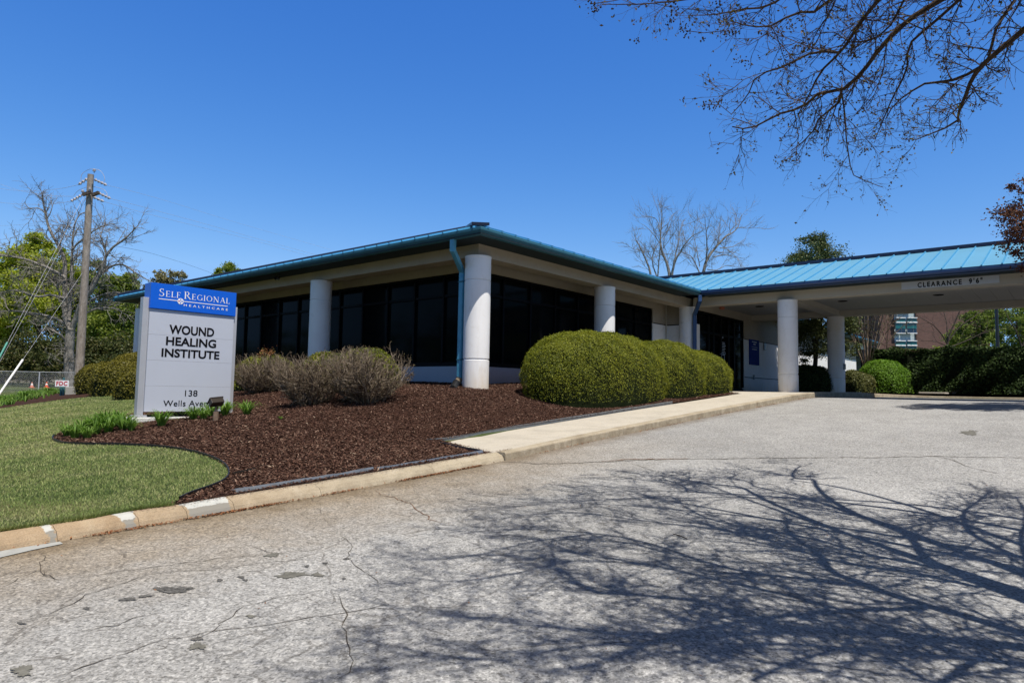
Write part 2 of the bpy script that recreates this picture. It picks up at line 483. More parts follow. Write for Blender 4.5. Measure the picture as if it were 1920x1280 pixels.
def inside_poly(G, P):
    c = np.zeros(len(G), bool); j = len(P)-1
    for i in range(len(P)):
        xi, yi = P[i]; xj, yj = P[j]
        k = ((yi > G[:, 1]) != (yj > G[:, 1])) & (G[:, 0] < (xj-xi)*(G[:, 1]-yi)/((yj-yi) if yj != yi else 1e-9)+xi)
        c ^= k; j = i
    return c

# ------------------------------------------------------------------ ground materials
def asphalt():
    m, nt, bs = mat('worn_grey_asphalt')
    co = coords(nt)
    sep = nd(nt, 'ShaderNodeSeparateXYZ'); nt.links.new(co, sep.inputs[0])
    big = noise(nt, .35, 6, .6, co, .3); mid = noise(nt, 2.5, 6, .65, co)
    v = nd(nt, 'ShaderNodeTexVoronoi'); v.inputs['Scale'].default_value = 95; nt.links.new(co, v.inputs['Vector'])
    v2 = nd(nt, 'ShaderNodeTexVoronoi'); v2.inputs['Scale'].default_value = 55; nt.links.new(co, v2.inputs['Vector'])
    fine = noise(nt, 80, 4, .75, co)
    s1 = nd(nt, 'ShaderNodeSeparateColor'); nt.links.new(v.outputs['Color'], s1.inputs[0])
    s2 = nd(nt, 'ShaderNodeSeparateColor'); nt.links.new(v2.outputs['Color'], s2.inputs[0])
    st = math_(nt, 'ADD', math_(nt, 'MULTIPLY', s1.outputs[0], .38), math_(nt, 'ADD', math_(nt, 'MULTIPLY', s2.outputs[1], .27), math_(nt, 'MULTIPLY', fine.outputs[0], .5)))
    r = ramp(nt, st, [(.25, (.125, .123, .12)), (.46, (.275, .271, .263)), (.66, (.375, .369, .36)), (.9, (.58, .57, .55))])
    b = ramp(nt, big.outputs[0], [(.3, (.84, .84, .84)), (.7, (1.1, 1.1, 1.1))])
    out = mixc(nt, 1.0, r.outputs[0], b.outputs[0], 'MULTIPLY')
    b2 = ramp(nt, mid.outputs[0], [(.3, (.9, .9, .9)), (.7, (1.08, 1.08, 1.08))])
    out = mixc(nt, 1.0, out, b2.outputs[0], 'MULTIPLY')
    # tan dirt washed against the kerb at the low end
    jit = math_(nt, 'MULTIPLY', math_(nt, 'SUBTRACT', mid.outputs[0], .5), 1.6)
    dk = math_(nt, 'SUBTRACT', YK, sep.outputs[1])
    mr = nd(nt, 'ShaderNodeMapRange'); mr.inputs[1].default_value = 1.9; mr.inputs[2].default_value = 0.0; nt.links.new(math_(nt, 'ADD', dk, jit), mr.inputs[0])
    mx = nd(nt, 'ShaderNodeMapRange'); mx.inputs[1].default_value = 0.0; mx.inputs[2].default_value = -5.0; nt.links.new(sep.outputs[0], mx.inputs[0])
    k = math_(nt, 'MULTIPLY', math_(nt, 'MULTIPLY', mr.outputs[0], mx.outputs[0]), .85)
    out = mixc(nt, k, out, mixc(nt, 1.0, out, (.74, .57, .36), 'MULTIPLY'))
    # thin line of dirt right along the kerb everywhere
    mr2 = nd(nt, 'ShaderNodeMapRange'); mr2.inputs[1].default_value = .32; mr2.inputs[2].default_value = 0.0
    nt.links.new(math_(nt, 'ADD', dk, math_(nt, 'MULTIPLY', jit, .25)), mr2.inputs[0])
    out = mixc(nt, math_(nt, 'MULTIPLY', mr2.outputs[0], .55), out, (.13, .095, .06))
    # net of fine cracks over the tired part of the drive
    cn = noise(nt, 1.6, 4, .6, co); ca = mixc(nt, .16, co, cn.outputs[1])
    vc = nd(nt, 'ShaderNodeTexVoronoi', feature='DISTANCE_TO_EDGE'); vc.inputs['Scale'].default_value = 3.1; nt.links.new(ca, vc.inputs['Vector'])
    vc2 = nd(nt, 'ShaderNodeTexVoronoi', feature='DISTANCE_TO_EDGE'); vc2.inputs['Scale'].default_value = 1.1; nt.links.new(ca, vc2.inputs['Vector'])
    c1 = math_(nt, 'LESS_THAN', vc.outputs[0], .02); c2 = math_(nt, 'LESS_THAN', vc2.outputs[0], .006)
    cm = noise(nt, .45, 3, .5, co)
    sx = nd(nt, 'ShaderNodeMapRange'); sx.inputs[1].default_value = -3.0; sx.inputs[2].default_value = -6.0; nt.links.new(sep.outputs[0], sx.inputs[0])
    sy = nd(nt, 'ShaderNodeMapRange'); sy.inputs[1].default_value = -8.6; sy.inputs[2].default_value = -7.2; nt.links.new(sep.outputs[1], sy.inputs[0])
    area = math_(nt, 'MULTIPLY', math_(nt, 'MULTIPLY', sx.outputs[0], sy.outputs[0]), ramp(nt, cm.outputs[0], [(.42, (0, 0, 0)), (.55, (1, 1, 1))]).outputs[0])
    brk = ramp(nt, noise(nt, 6, 3, .6, co).outputs[0], [(.42, (0, 0, 0)), (.55, (1, 1, 1))]).outputs[0]
    cr = math_(nt, 'MULTIPLY', math_(nt, 'MAXIMUM', math_(nt, 'MULTIPLY', c1, area), math_(nt, 'MULTIPLY', c2, sx.outputs[0])), brk)
    out = mixc(nt, math_(nt, 'MULTIPLY', cr, .42), out, (.06, .05, .04))
    # scattered dark spots and oil marks
    sp = noise(nt, 3.3, 5, .55, co); sf = ramp(nt, sp.outputs[0], [(.735, (0, 0, 0)), (.77, (1, 1, 1))])
    out = mixc(nt, math_(nt, 'MULTIPLY', sf.outputs[0], .55), out, (.06, .06, .055))
    nt.links.new(out, bs.inputs['Base Color'])
    bs.inputs['Roughness'].default_value = .9; bs.inputs['Specular IOR Level'].default_value = .25
    hgt = math_(nt, 'SUBTRACT', st, math_(nt, 'MULTIPLY', cr, 1.0))
    bump(nt, bs, hgt, .40, .010)
    return m
M_asphalt = asphalt()

def mulch_mat():
    m, nt, bs = mat('brown_mulch_soil')
    co = coords(nt)
    n = noise(nt, 38, 6, .8, co, .6); n2 = noise(nt, 2.2, 4, .6, co)
    r = ramp(nt, n.outputs[0], [(.36, (.016, .008, .006)), (.55, (.065, .031, .021)), (.7, (.14, .075, .053)), (.85, (.22, .14, .10))])
    b = ramp(nt, n2.outputs[0], [(.3, (.8, .8, .8)), (.7, (1.12, 1.1, 1.1))])
    nt.links.new(mixc(nt, 1.0, r.outputs[0], b.outputs[0], 'MULTIPLY'), bs.inputs['Base Color'])
    bs.inputs['Roughness'].default_value = .95; bs.inputs['Specular IOR Level'].default_value = .15
    bump(nt, bs, n.outputs[0], .9, .03)
    return m
M_mulch = mulch_mat()
def island_mat(name, cols, rough=.85, spec=.2):
    m, nt, bs = mat(name)
    g = nd(nt, 'ShaderNodeNewGeometry')
    k = len(cols)
    r = ramp(nt, g.outputs['Random Per Island'], [(i/(k-1), c) for i, c in enumerate(cols)])
    r.color_ramp.interpolation = 'LINEAR'
    nt.links.new(r.outputs[0], bs.inputs['Base Color'])
    bs.inputs['Roughness'].default_value = rough; bs.inputs['Specular IOR Level'].default_value = spec
    return m
M_chip = island_mat('bark_chips', [(.022, .011, .008), (.055, .026, .018), (.085, .042, .029), (.11, .055, .038), (.16, .088, .062), (.095, .048, .034), (.30, .20, .15)])
M_leaflitter = island_mat('orange_leaf_litter', [(.16, .06, .025), (.28, .11, .05), (.20, .09, .045), (.34, .17, .08), (.10, .05, .03)])
def grass_soil():
    m, nt, bs = mat('lawn_ground')
    co = coords(nt)
    n = noise(nt, .8, 5, .6, co, .3); n2 = noise(nt, 60, 4, .8, co); n3 = noise(nt, 6, 5, .7, co)
    r = ramp(nt, n.outputs[0], [(.3, (.055, .085, .028)), (.5, (.09, .12, .045)), (.68, (.18, .175, .085))])
    b = ramp(nt, n2.outputs[0], [(.3, (.55, .55, .5)), (.7, (1.3, 1.3, 1.3))])
    c = ramp(nt, n3.outputs[0], [(.35, (.85, .85, .85)), (.7, (1.15, 1.12, 1.1))])
    nt.links.new(mixc(nt, 1.0, mixc(nt, 1.0, r.outputs[0], b.outputs[0], 'MULTIPLY'), c.outputs[0], 'MULTIPLY'), bs.inputs['Base Color'])
    bs.inputs['Roughness'].default_value = .9; bs.inputs['Specular IOR Level'].default_value = .15
    bump(nt, bs, n2.outputs[0], .8, .03)
    return m
M_lawn = grass_soil()
def blade_mat():
    m, nt, bs = mat('lawn_blades')
    g = nd(nt, 'ShaderNodeNewGeometry'); co = coords(nt)
    n = noise(nt, .75, 5, .65, co, .5)
    mp = nd(nt, 'ShaderNodeMapping'); mp.inputs['Rotation'].default_value = (0, 0, .5); mp.inputs['Scale'].default_value = (.22, 1.5, 1); nt.links.new(co, mp.inputs[0])
    n2 = noise(nt, 1.2, 5, .7, mp.outputs[0])
    f = math_(nt, 'ADD', math_(nt, 'MULTIPLY', g.outputs['Random Per Island'], .26), math_(nt, 'ADD', math_(nt, 'MULTIPLY', n.outputs[0], .50), math_(nt, 'MULTIPLY', n2.outputs[0], .52)))
    r = ramp(nt, f, [(.36, (.065, .11, .022)), (.50, (.125, .19, .045)), (.62, (.22, .275, .08)), (.74, (.34, .345, .15)), (.92, (.48, .43, .26))])
    nt.links.new(r.outputs[0], bs.inputs['Base Color'])
    bs.inputs['Roughness'].default_value = .6; bs.inputs['Specular IOR Level'].default_value = .3
    return m
M_blade = blade_mat()

M_walk = concrete('pale_concrete_walk', (.52, .475, .40), (.30, .25, .19), .8)
M_conc = concrete('grey_concrete', (.36, .35, .32), (.2, .19, .17), 1.2)
M_plinth = concrete('white_concrete', (.62, .62, .60), (.42, .41, .38), 1.2)
def kerb_mat():
    m, nt, bs = mat('tan_kerb_concrete')
    co = coords(nt)
    sep = nd(nt, 'ShaderNodeSeparateXYZ'); nt.links.new(co, sep.inputs[0])
    n1 = noise(nt, 2.0, 7, .65, co, .4); n2 = noise(nt, 110, 3, .7, co); n3 = noise(nt, 9, 6, .7, co)
    tan = ramp(nt, n1.outputs[0], [(.3, (.31, .22, .135)), (.55, (.41, .305, .20)), (.75, (.49, .40, .28))])
    gry = ramp(nt, n1.outputs[0], [(.3, (.30, .25, .18)), (.55, (.44, .38, .285)), (.75, (.50, .44, .35))])
    mx = nd(nt, 'ShaderNodeMapRange'); mx.inputs[1].default_value = -8.2; mx.inputs[2].default_value = -5.6
    nt.links.new(math_(nt, 'ADD', sep.outputs[0], math_(nt, 'MULTIPLY', n1.outputs[0], 1.0)), mx.inputs[0])
    out = mixc(nt, mx.outputs[0], tan.outputs[0], gry.outputs[0])
    out = mixc(nt, .7, out, ramp(nt, n2.outputs[0], [(.35, (.7, .68, .65)), (.62, (1.18, 1.18, 1.18))]).outputs[0], 'MULTIPLY')
    # dark grime low on the vertical faces, in blotches
    g = nd(nt, 'ShaderNodeNewGeometry'); sn = nd(nt, 'ShaderNodeSeparateXYZ'); nt.links.new(g.outputs['True Normal'], sn.inputs[0])
    vert = math_(nt, 'SUBTRACT', 1.0, math_(nt, 'ABSOLUTE', sn.outputs[2]), clamp=True)
    gf = math_(nt, 'MULTIPLY', vert, ramp(nt, n3.outputs[0], [(.4, (0, 0, 0)), (.62, (1, 1, 1))]).outputs[0])
    out = mixc(nt, math_(nt, 'MULTIPLY', gf, .6), out, (.20, .16, .11))
    # white mortar repairs
    jx = math_(nt, 'ADD', sep.outputs[0], math_(nt, 'ADD', math_(nt, 'MULTIPLY', math_(nt, 'SUBTRACT', n3.outputs[0], .5), .16), math_(nt, 'MULTIPLY', math_(nt, 'SUBTRACT', n1.outputs[0], .5), .1)))
    fy_ = math_(nt, 'MULTIPLY', math_(nt, 'SUBTRACT', sep.outputs[1], YK), 5.0, clamp=True)
    tot = None
    for xc, hw in WHITE_PATCH:
        d = math_(nt, 'ABSOLUTE', math_(nt, 'SUBTRACT', jx, xc))
        hit_ = math_(nt, 'LESS_THAN', d, math_(nt, 'MULTIPLY', hw, math_(nt, 'ADD', .45 if hw < .2 else .9, math_(nt, 'MULTIPLY', fy_, .7 if hw < .2 else .15))))
        tot = hit_ if tot is None else math_(nt, 'MAXIMUM', tot, hit_)
    wp = mixc(nt, n3.outputs[0], (.40, .405, .38), (.62, .62, .59))
    low = math_(nt, 'LESS_THAN', math_(nt, 'ADD', fy_, math_(nt, 'MULTIPLY', n3.outputs[0], .5)), .52)
    wp = mixc(nt, low, wp, (.27, .255, .225))
    out = mixc(nt, tot, out, wp)
    nt.links.new(out, bs.inputs['Base Color'])
    bs.inputs['Roughness'].default_value = .88; bs.inputs['Specular IOR Level'].default_value = .2
    bump(nt, bs, n2.outputs[0], .5, .012)
    return m
kt = lambda x, d=0: float(K(x))
# where the repairs sit: pairs (centre, half width) along the kerb, taken on the kerb top
def kerb_x(px, py):
    d = ray(px, py); t = (YK-CAM[1])/d[1]; return float(CAM[0]+d[0]*t)
WHITE_PATCH = [((kerb_x(90, 1000)+kerb_x(108, 1000))/2, .035), ((kerb_x(230, 985)+kerb_x(262, 985))/2, .075), ((kerb_x(352, 960)+kerb_x(438, 960))/2, (kerb_x(438, 960)-kerb_x(352, 960))/2)]
M_kerb = kerb_mat()

WF = -.25         # the entrance and the wing beyond stand forward, on the column line
# ------------------------------------------------------------------ ground sheets
def axis_vals():
    a = list(np.arange(-46, 47, 1.0))
    v = 47.0
    while v < 1000: a.append(v); a.insert(0, -v); v *= 1.22
    return np.array(a)
ax = axis_vals()
GX, GY = np.meshgrid(ax, ax+6, indexing='ij')
GZ = ground_z(GX, GY)-.07
near_lawn = (GY > 19.5) & (GX < 18)
GZ = np.where(near_lawn, GZ+.05, GZ)
nn = len(ax)
idx = np.arange(nn*nn).reshape(nn, nn)
FQ = np.stack([idx[:-1, :-1], idx[1:, :-1], idx[1:, 1:], idx[:-1, 1:]], -1).reshape(-1, 4)
tag(link_mesh('ground', np.stack([GX, GY, GZ], -1).reshape(-1, 3), FQ, M_lawn, smooth=True), kind='structure')

east = smooth_closed([(14.72, YK), (16.2, -4.10), (17.3, -4.25), (17.95, -4.75), (18.2, -5.8), (18.3, -8), (18.3, -14)], 5)
road_poly = [(-45, -38), (18.3, -38)]+[tuple(p) for p in east[::-1]]+[(-45, YK)]
tag(sheet('road', road_poly, road_z, M_asphalt, .7), kind='structure')

# edge between lawn and mulch, walked from the kerb round the sign to the far strip
A_px = [(318, 945), (355, 928), (395, 914), (420, 902), (428, 889), (420, 873), (395, 859), (355, 847), (300, 839), (230, 835), (170, 834), (120, 832), (98, 825), (104, 816), (125, 806), (160, 797), (200, 786), (240, 777), (262, 770)]
A = [hit(x, y)[:2] for x, y in A_px]
A[0] = np.array([A[0][0], -3.84])
Bp = [hit(x, y)[:2] for x, y in [(262, 738), (225, 740), (180, 743), (110, 750), (60, 757), (0, 766), (-70, 778)]]
edge_curve = smooth_closed(A+[(A[-1]+Bp[0])/2+np.array([.9, -.2])]+Bp, 4)
Cp = [hit(x, y)[:2] for x, y in [(-70, 768), (0, 754), (50, 745), (100, 738), (132, 731)]]
far_edge = smooth_closed(Cp, 3)
kb = [(float(x), -3.84) for x in np.linspace(A[0][0], -3.5, 14)]
mulch_poly = [tuple(p) for p in edge_curve[::-1]]+kb[1:]+[(-3.42, -2.5), (8.35, -2.5), (8.5, 1.0), (1.0, 1.0), (1.0, 18.6), (-.2, 19.2)]+[tuple(p) for p in far_edge[::-1]]
tag(sheet('mulch_bed', mulch_poly, bed_z, M_mulch, .28, dz=.004), kind='structure')
lawn_poly = [tuple(p) for p in edge_curve]+[(-16, float(edge_curve[-1][1])+1), (-24, 8), (-24, -3.84)]+[(float(x), -3.84) for x in np.linspace(-22, A[0][0]-.3, 16)]
tag(sheet('lawn', lawn_poly, bed_z, M_lawn, .35), kind='structure')
mulch2_poly = [(14.2, -2.45), (16.1, -2.45), (16.1, -3.86)]+[(x+.16 if i > 3 else x, y+.17 if i < 14 else y) for i, (x, y) in enumerate(east) if x > 16.3]+[(18.46, -38), (22.5, -38), (22.5, WF+.02), (14.2, WF+.02)]
tag(sheet('entrance_mulch_bed', mulch2_poly, lambda x, y: bed_z(x, y)+.01, M_mulch, .6), kind='structure')

# kerbs
def kerb_run(mb, pts, ztop, h, rolled, n_in):
    """sweep of the kerb section; n_in = unit vectors pointing away from the road"""
    if rolled: prof = lambda hh: [(-.012, -hh-.04), (0, -hh+.0), (.018, -hh*.62), (.045, -hh*.30), (.085, -.022), (.125, -.004), (.19, 0), (.212, -.012), (.215, -.22)]
    else: prof = lambda hh: [(0, -hh-.04), (0, -.024), (.007, -.008), (.022, 0), (.15, 0), (.152, -.2)]
    rows = []
    for p, z, hh, nn_ in zip(pts, ztop, h, n_in):
        rows.append([(p[0]+nn_[0]*a, p[1]+nn_[1]*a, z+b) for a, b in prof(hh)])
    k = len(rows[0]); V = [q for r in rows for q in r]
    F = [(i*k+j, (i+1)*k+j, (i+1)*k+j+1, i*k+j+1) for i in range(len(rows)-1) for j in range(k-1)]
    F += [tuple(range(k)), tuple((len(rows)-1)*k+j for j in range(k-1, -1, -1))]
    mb.add(V, F)
mb = MB()
x = -44.0
joints = [kerb_x(108, 1000), kerb_x(262, 985), kerb_x(352, 965), kerb_x(440, 950), kerb_x(603, 915), kerb_x(815, 880), kerb_x(870, 872), -3.72]
cuts = list(np.arange(-44, joints[0]-1.5, 3.0))+joints
for a, b in zip(cuts[:-1], cuts[1:]):
    xs = np.linspace(a+.002, b-.002, max(3, int((b-a)/.25)))
    wob = .006*np.sin(xs*5.1)+.004*np.sin(xs*13)
    kerb_run(mb, [(q, YK+w_) for q, w_ in zip(xs, wob)], K(xs)+.003*np.sin(xs*9), kerb_h(xs), True, [(0, 1)]*len(xs))
cuts = list(np.arange(-3.71, 14.7, 1.53))+[14.72]
for a, b in zip(cuts[:-1], cuts[1:]):
    xs = np.linspace(a+.004, b-.004, 9)
    wob = .004*np.sin(xs*6.1)+.004*np.sin(xs*17)
    kerb_run(mb, [(q, YK+w_) for q, w_ in zip(xs, wob)], K(xs), kerb_h(xs), False, [(0, 1)]*len(xs))
T = np.gradient(east, axis=0); T /= np.linalg.norm(T, axis=1)[:, None]
N = np.stack([-T[:, 1], T[:, 0]], 1)
hh = np.interp(np.arange(len(east)), [0, 6, 12, 20, len(east)], [.19, .15, .11, .07, .06])
zt = road_z(east[:, 0], east[:, 1])+hh
kerb_run(mb, east, zt, hh, False, N)
e2 = np.array([(18.3, y) for y in np.linspace(-14.01, -38, 9)])
kerb_run(mb, e2, road_z(e2[:, 0], e2[:, 1])+.06, [.06]*9, False, [(1, 0)]*9)
tag(mb.build('kerb', M_kerb), kind='structure')

# planting island on the far side of the drive, with its kerb
isl = smooth_closed([(-9.0, -11.2), (-8.4, -10.75), (-6, -10.7), (4, -10.7), (15.6, -10.7), (16.4, -11.0), (16.5, -12), (16.4, -14.5), (15.5, -15), (4, -15), (-8, -15), (-9, -14.4), (-9.0, -11.2)], 4)[:-1]
isl_z = lambda x, y: road_z(x, y)+.15
tag(sheet('island_mulch', [tuple(p) for p in isl], isl_z, M_mulch, .6), kind='structure')
mb = MB(); P = np.vstack([isl, isl[:1]])
T = np.gradient(P, axis=0); T /= np.linalg.norm(T, axis=1)[:, None]; N = np.stack([T[:, 1], -T[:, 0]], 1)
cen = isl.mean(0); N *= np.sign(((cen-P)*N).sum(1))[:, None]
kerb_run(mb, P-N*.16, isl_z(P[:, 0], P[:, 1])+.01, [.16]*len(P), False, N)
tag(mb.build('island_kerb', M_kerb), kind='structure')

# sidewalk of slabs and the entrance plaza
mb = MB()
def slab(x0, x1, y0, y1, y0b=None):
    xs = np.linspace(x0, x1, max(2, int((x1-x0)/.5)+1)); k = len(xs)
    V = []
    for q in xs:
        z = float(K(q))-.002
        V += [(q, y0, z), (q, y1, z), (q, y0, z-.12), (q, y1, z-.12)]
    F = []
    for i in range(k-1):
        a = 4*i; b = 4*(i+1)
        F += [(a, b, b+1, a+1), (a+2, b+2, b, a), (a+1, b+1, b+3, a+3)]
    F += [(0, 1, 3, 2), (4*(k-1), 4*(k-1)+2, 4*(k-1)+3, 4*(k-1)+1)]
    mb.add(V, F)
# first slab has a slanted end
xe = np.linspace(0, 1, 6)
V = []; y0, y1 = -3.90, -2.52
for f in xe:
    xa = -3.80+f*(-2.2+3.80); xb = -3.42+f*(-2.2+3.42)
    V += [(xa, y0, float(K(xa))-.002), (xb, y1, float(K(xb))-.002), (xa, y0, float(K(xa))-.12), (xb, y1, float(K(xb))-.12)]
F = []
for i in range(5):
    a = 4*i; b = a+4; F += [(a, b, b+1, a+1), (a+2, b+2, b, a), (a+1, b+1, b+3, a+3)]
F += [(0, 1, 3, 2)]
mb.add(V, F)
xc = -2.194
while xc < 8.4:
    x1 = min(xc+1.53, 8.45); slab(xc, x1-.006, -3.90, -2.52); xc += 1.53
for xc in np.arange(8.46, 14.1, 1.9):
    slab(xc, min(xc+1.894, 14.2), -3.90, -1.90); slab(xc, min(xc+1.894, 14.2), -1.894, .95 if xc < 10 else WF+.02)
slab(14.206, 16.1, -3.90, -2.46)
tag(mb.build('sidewalk', M_walk), kind='structure')

# cracks and the long seam in the asphalt: thin ribbons of dirt lying in the surface
M_crack = plain('crack_dirt', (.085, .072, .058), .95, .1, var=.5, scale=30)
M_crackb = plain('rusty_crack_dirt', (.16, .085, .045), .95, .1, var=.5, scale=30)
M_tar = plain('oil_stain', (.11, .106, .10), .85, .2, var=.6, scale=60)
def road_hit(px, py): return hit(px, py, road_z)
def ribbon(mb, pxs, w, jit=.016, mi=0):
    w = w*.62
    P = np.array([road_hit(*q)[:2] for q in pxs]); Q = []
    for a, b in zip(P[:-1], P[1:]):
        n = max(2, int(np.linalg.norm(b-a)/.06))
        for k in range(n): Q.append(a+(b-a)*k/n)
    Q.append(P[-1]); Q = np.array(Q)
    j = np.cumsum(rng.normal(0, jit, (len(Q), 2)), 0); j -= np.linspace(0, 1, len(Q))[:, None]*j[-1]
    Q = Q+j*.8+rng.normal(0, jit*.45, Q.shape)
    T = np.gradient(Q, axis=0); T /= np.linalg.norm(T, axis=1)[:, None]+1e-9; N = np.stack([-T[:, 1], T[:, 0]], 1)
    ww = w*(.45+.9*rng.random(len(Q)))*np.minimum(1, np.minimum(np.arange(len(Q))+1, len(Q)-np.arange(len(Q)))/4)
    L = Q+N*ww[:, None]/2; R_ = Q-N*ww[:, None]/2
    V = []
    for l, r in zip(L, R_): V += [(l[0], l[1], float(road_z(*l))+.004), (r[0], r[1], float(road_z(*r))+.004)]
    mb.add(V, [(2*i, 2*i+1, 2*i+3, 2*i+2) for i in range(len(Q)-1)], mi)
mb = MB()
for pts, w, mi in [
    ([(938, 866), (1010, 869), (1120, 866), (1250, 860), (1400, 857), (1600, 856), (1760, 856), (1925, 858)], .035, 0),
    ([(1130, 865), (1190, 861), (1290, 859)], .05, 1),
    ([(705, 921), (745, 933), (780, 950), (815, 975), (850, 985)], .014, 1),
    ([(1680, 846), (1760, 858), (1830, 880), (1900, 893)], .014, 0),
    ([(1180, 868), (1240, 885), (1300, 897), (1360, 905)], .010, 0),
    ([(0, 1108), (55, 1075), (105, 1092), (160, 1085), (230, 1070), (330, 1060), (420, 1048), (500, 1040), (570, 1034), (640, 1020)], .008, 0),
    ([(0, 1175), (70, 1160), (140, 1135), (200, 1105), (290, 1078), (400, 1070), (520, 1058), (610, 1045)], .008, 0),
    ([(70, 1280), (110, 1262), (200, 1228), (300, 1200), (410, 1180), (520, 1165), (610, 1150), (700, 1138), (740, 1130)], .010, 0),
    ([(640, 1115), (655, 1180), (668, 1225), (662, 1262), (620, 1280)], .008, 0),
    ([(100, 1092), (80, 1060), (84, 1034)], .007, 0), ([(430, 1018), (470, 1024), (500, 1035), (560, 1040)], .007, 0),
    ([(330, 1210), (400, 1180), (470, 1140), (530, 1120), (620, 1105)], .007, 0),
    ([(640, 1000), (660, 1020), (650, 1045), (690, 1070), (720, 1100)], .007, 0),
    ([(1000, 965), (1060, 952), (1130, 950), (1180, 960)], .008, 0),
    ([(155, 1182), (200, 1172), (240, 1163), (270, 1155), (300, 1150)], .014, 0)]:
    ribbon(mb, pts, w, mi=mi)
tag(mb.build('asphalt_cracks', [M_crack, M_crackb]), kind='structure')
def blot(mb, px, py, wx, wy, seed):
    c = road_hit(px, py); r_ = np.random.default_rng(seed)
    ex = road_hit(px+wx/2, py)[:2]-c[:2]; ey = road_hit(px, py-wy/2)[:2]-c[:2]
    n = 26; a = np.arange(n)*2*math.pi/n
    ph = r_.uniform(0, 6, 4); n = 64; a = np.arange(n)*2*math.pi/n; rad = 1+.25*np.sin(2*a+ph[0])+.2*np.sin(3*a+ph[1])+.15*np.sin(7*a+ph[2])+.12*np.sin(13*a+ph[3])+r_.normal(0, .13, n)
    Q = [c[:2]+ex*math.cos(t)*q+ey*math.sin(t)*q for t, q in zip(a, rad)]
    mb.add([(q[0], q[1], float(road_z(*q))+.005) for q in Q], [tuple(range(n))])
mb = MB()
for i, (px, py, wx, wy) in enumerate([(325, 1107, 48, 9), (300, 1105, 18, 8), (345, 1103, 26, 6), (272, 1118, 24, 4), (240, 1124, 34, 5), (162, 1141, 14, 4), (40, 1169, 16, 4),
        (452, 1082, 14, 4), (460, 1088, 8, 4), (412, 1088, 12, 4), (650, 1048, 14, 3), (370, 1198, 18, 8), (610, 1056, 9, 3), (575, 1062, 10, 3), (645, 1085, 8, 3)]):
    blot(mb, px, py, wx, wy, i)
tag(mb.build('oil_stains', M_tar), kind='structure')
M_stain = plain('old_patch_stain', (.155, .15, .13), .8, .2, var=.3, scale=20)
mb = MB()
for i, (px, py, wx, wy) in enumerate([(1818, 811, 34, 7), (548, 1078, 60, 9), (595, 1078, 22, 6), (510, 1041, 24, 6), (370, 1212, 24, 14), (42, 1258, 40, 16), (470, 1156, 18, 5)]):
    blot(mb, px, py, wx, wy, 50+i)
tag(mb.build('patch_stains', M_stain), kind='structure')
mb = MB()
P = [road_hit(*q) for q in [(-40, 1046), (0, 1034), (60, 1024), (112, 1016), (118, 1020), (60, 1032), (0, 1046), (-40, 1056)]]
mb.add([(q[0], q[1], float(road_z(q[0], q[1]))+.006) for q in P], [tuple(range(8))])
tag(mb.build('gutter_mortar_repair', plain('pale_mortar', (.38, .385, .37), .85, .2, var=.12, scale=9)), kind='structure')

# ------------------------------------------------------------------ clinic building
W = .85           # wall plane behind the column line
OG, OB = .8356, .1113
ZGT, ZGB, ZBT, ZBB = 3.2886, 3.150, 3.1757, 2.90
A1, B1, CX1, CX2 = 5.831, 5.107, 10.245, 15.46
COLR = .284
XE, YE = 34.2, 18.27
WX1, WX2, WX4, WX5, WX6, WX7 = 9.40, 10.42, 14.50, 31.07, 32.95, 32.75
ZS_, ZH0 = .581, 2.829
CE = -12.45       # far end of the canopy
bld = thing('clinic_building', (0, 0, 0), 'low white clinic with dark window walls, round columns, blue metal roof and entrance canopy', 'building')
# walls
mb = MB()
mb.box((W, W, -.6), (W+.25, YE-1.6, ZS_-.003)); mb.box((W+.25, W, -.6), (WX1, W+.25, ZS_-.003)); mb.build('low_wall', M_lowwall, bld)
mb = MB()
mb.box((W, W, ZH0), (W+.25, YE-1.6, 3.16)); mb.box((W+.25, W, ZH0), (WX1, W+.25, 3.16))
mb.box((WX1+.001, W-.003, 2.35), (WX2, W+.25, 3.16)); mb.box((WX2-.02, WF+.28, 2.35), (WX2+.2, W-.004, 3.16)); mb.box((WX2-.02, WF, ZH0), (WX4, WF+.25, 3.16)); mb.box((WX4+.001, WF, 2.15), (WX5, WF+.25, 3.16))
mb.build('wall_header', M_beam, bld)
mb = MB()
mb.box((W, YE-1.6, -.6), (WX6, YE-1.35, 3.16))
mb.box((WX1+.001, W-.003, -.3), (WX2, W+.25, 2.349)); mb.box((WX2-.02, WF+.003, -.3), (WX2+.2, W-.004, 2.349))
mb.box((WX4, WF, -.3), (WX5, WF+.25, 2.149))
mb.box((WX5+.001, WF, -.3), (WX6, WF+.25, .95)); mb.box((WX5+.001, WF, ZH0), (WX6, WF+.25, 3.16))
mb.box((WX7, WF+.251, -.3), (WX6, YE-1.6, 3.155))
mb.build('wall', M_white, bld)
mb = MB()
for z in (.69, 2.13): mb.box((WX4+.02, WF-.006, z), (WX5-.1, WF+.01, z+.025))
mb.box((WX1+.02, W-.009, .77), (WX2-.03, W+.01, .80)); mb.box((WX1+.02, W-.009, 2.34), (WX2-.03, W+.01, 2.37))
mb.box((WX2-.026, WF+.3, .75), (WX2+.01, W-.02, .78)); mb.box((WX2-.026, WF+.3, 2.34), (WX2+.01, W-.02, 2.37))
mb.build('wall_joint', M_dark, bld)
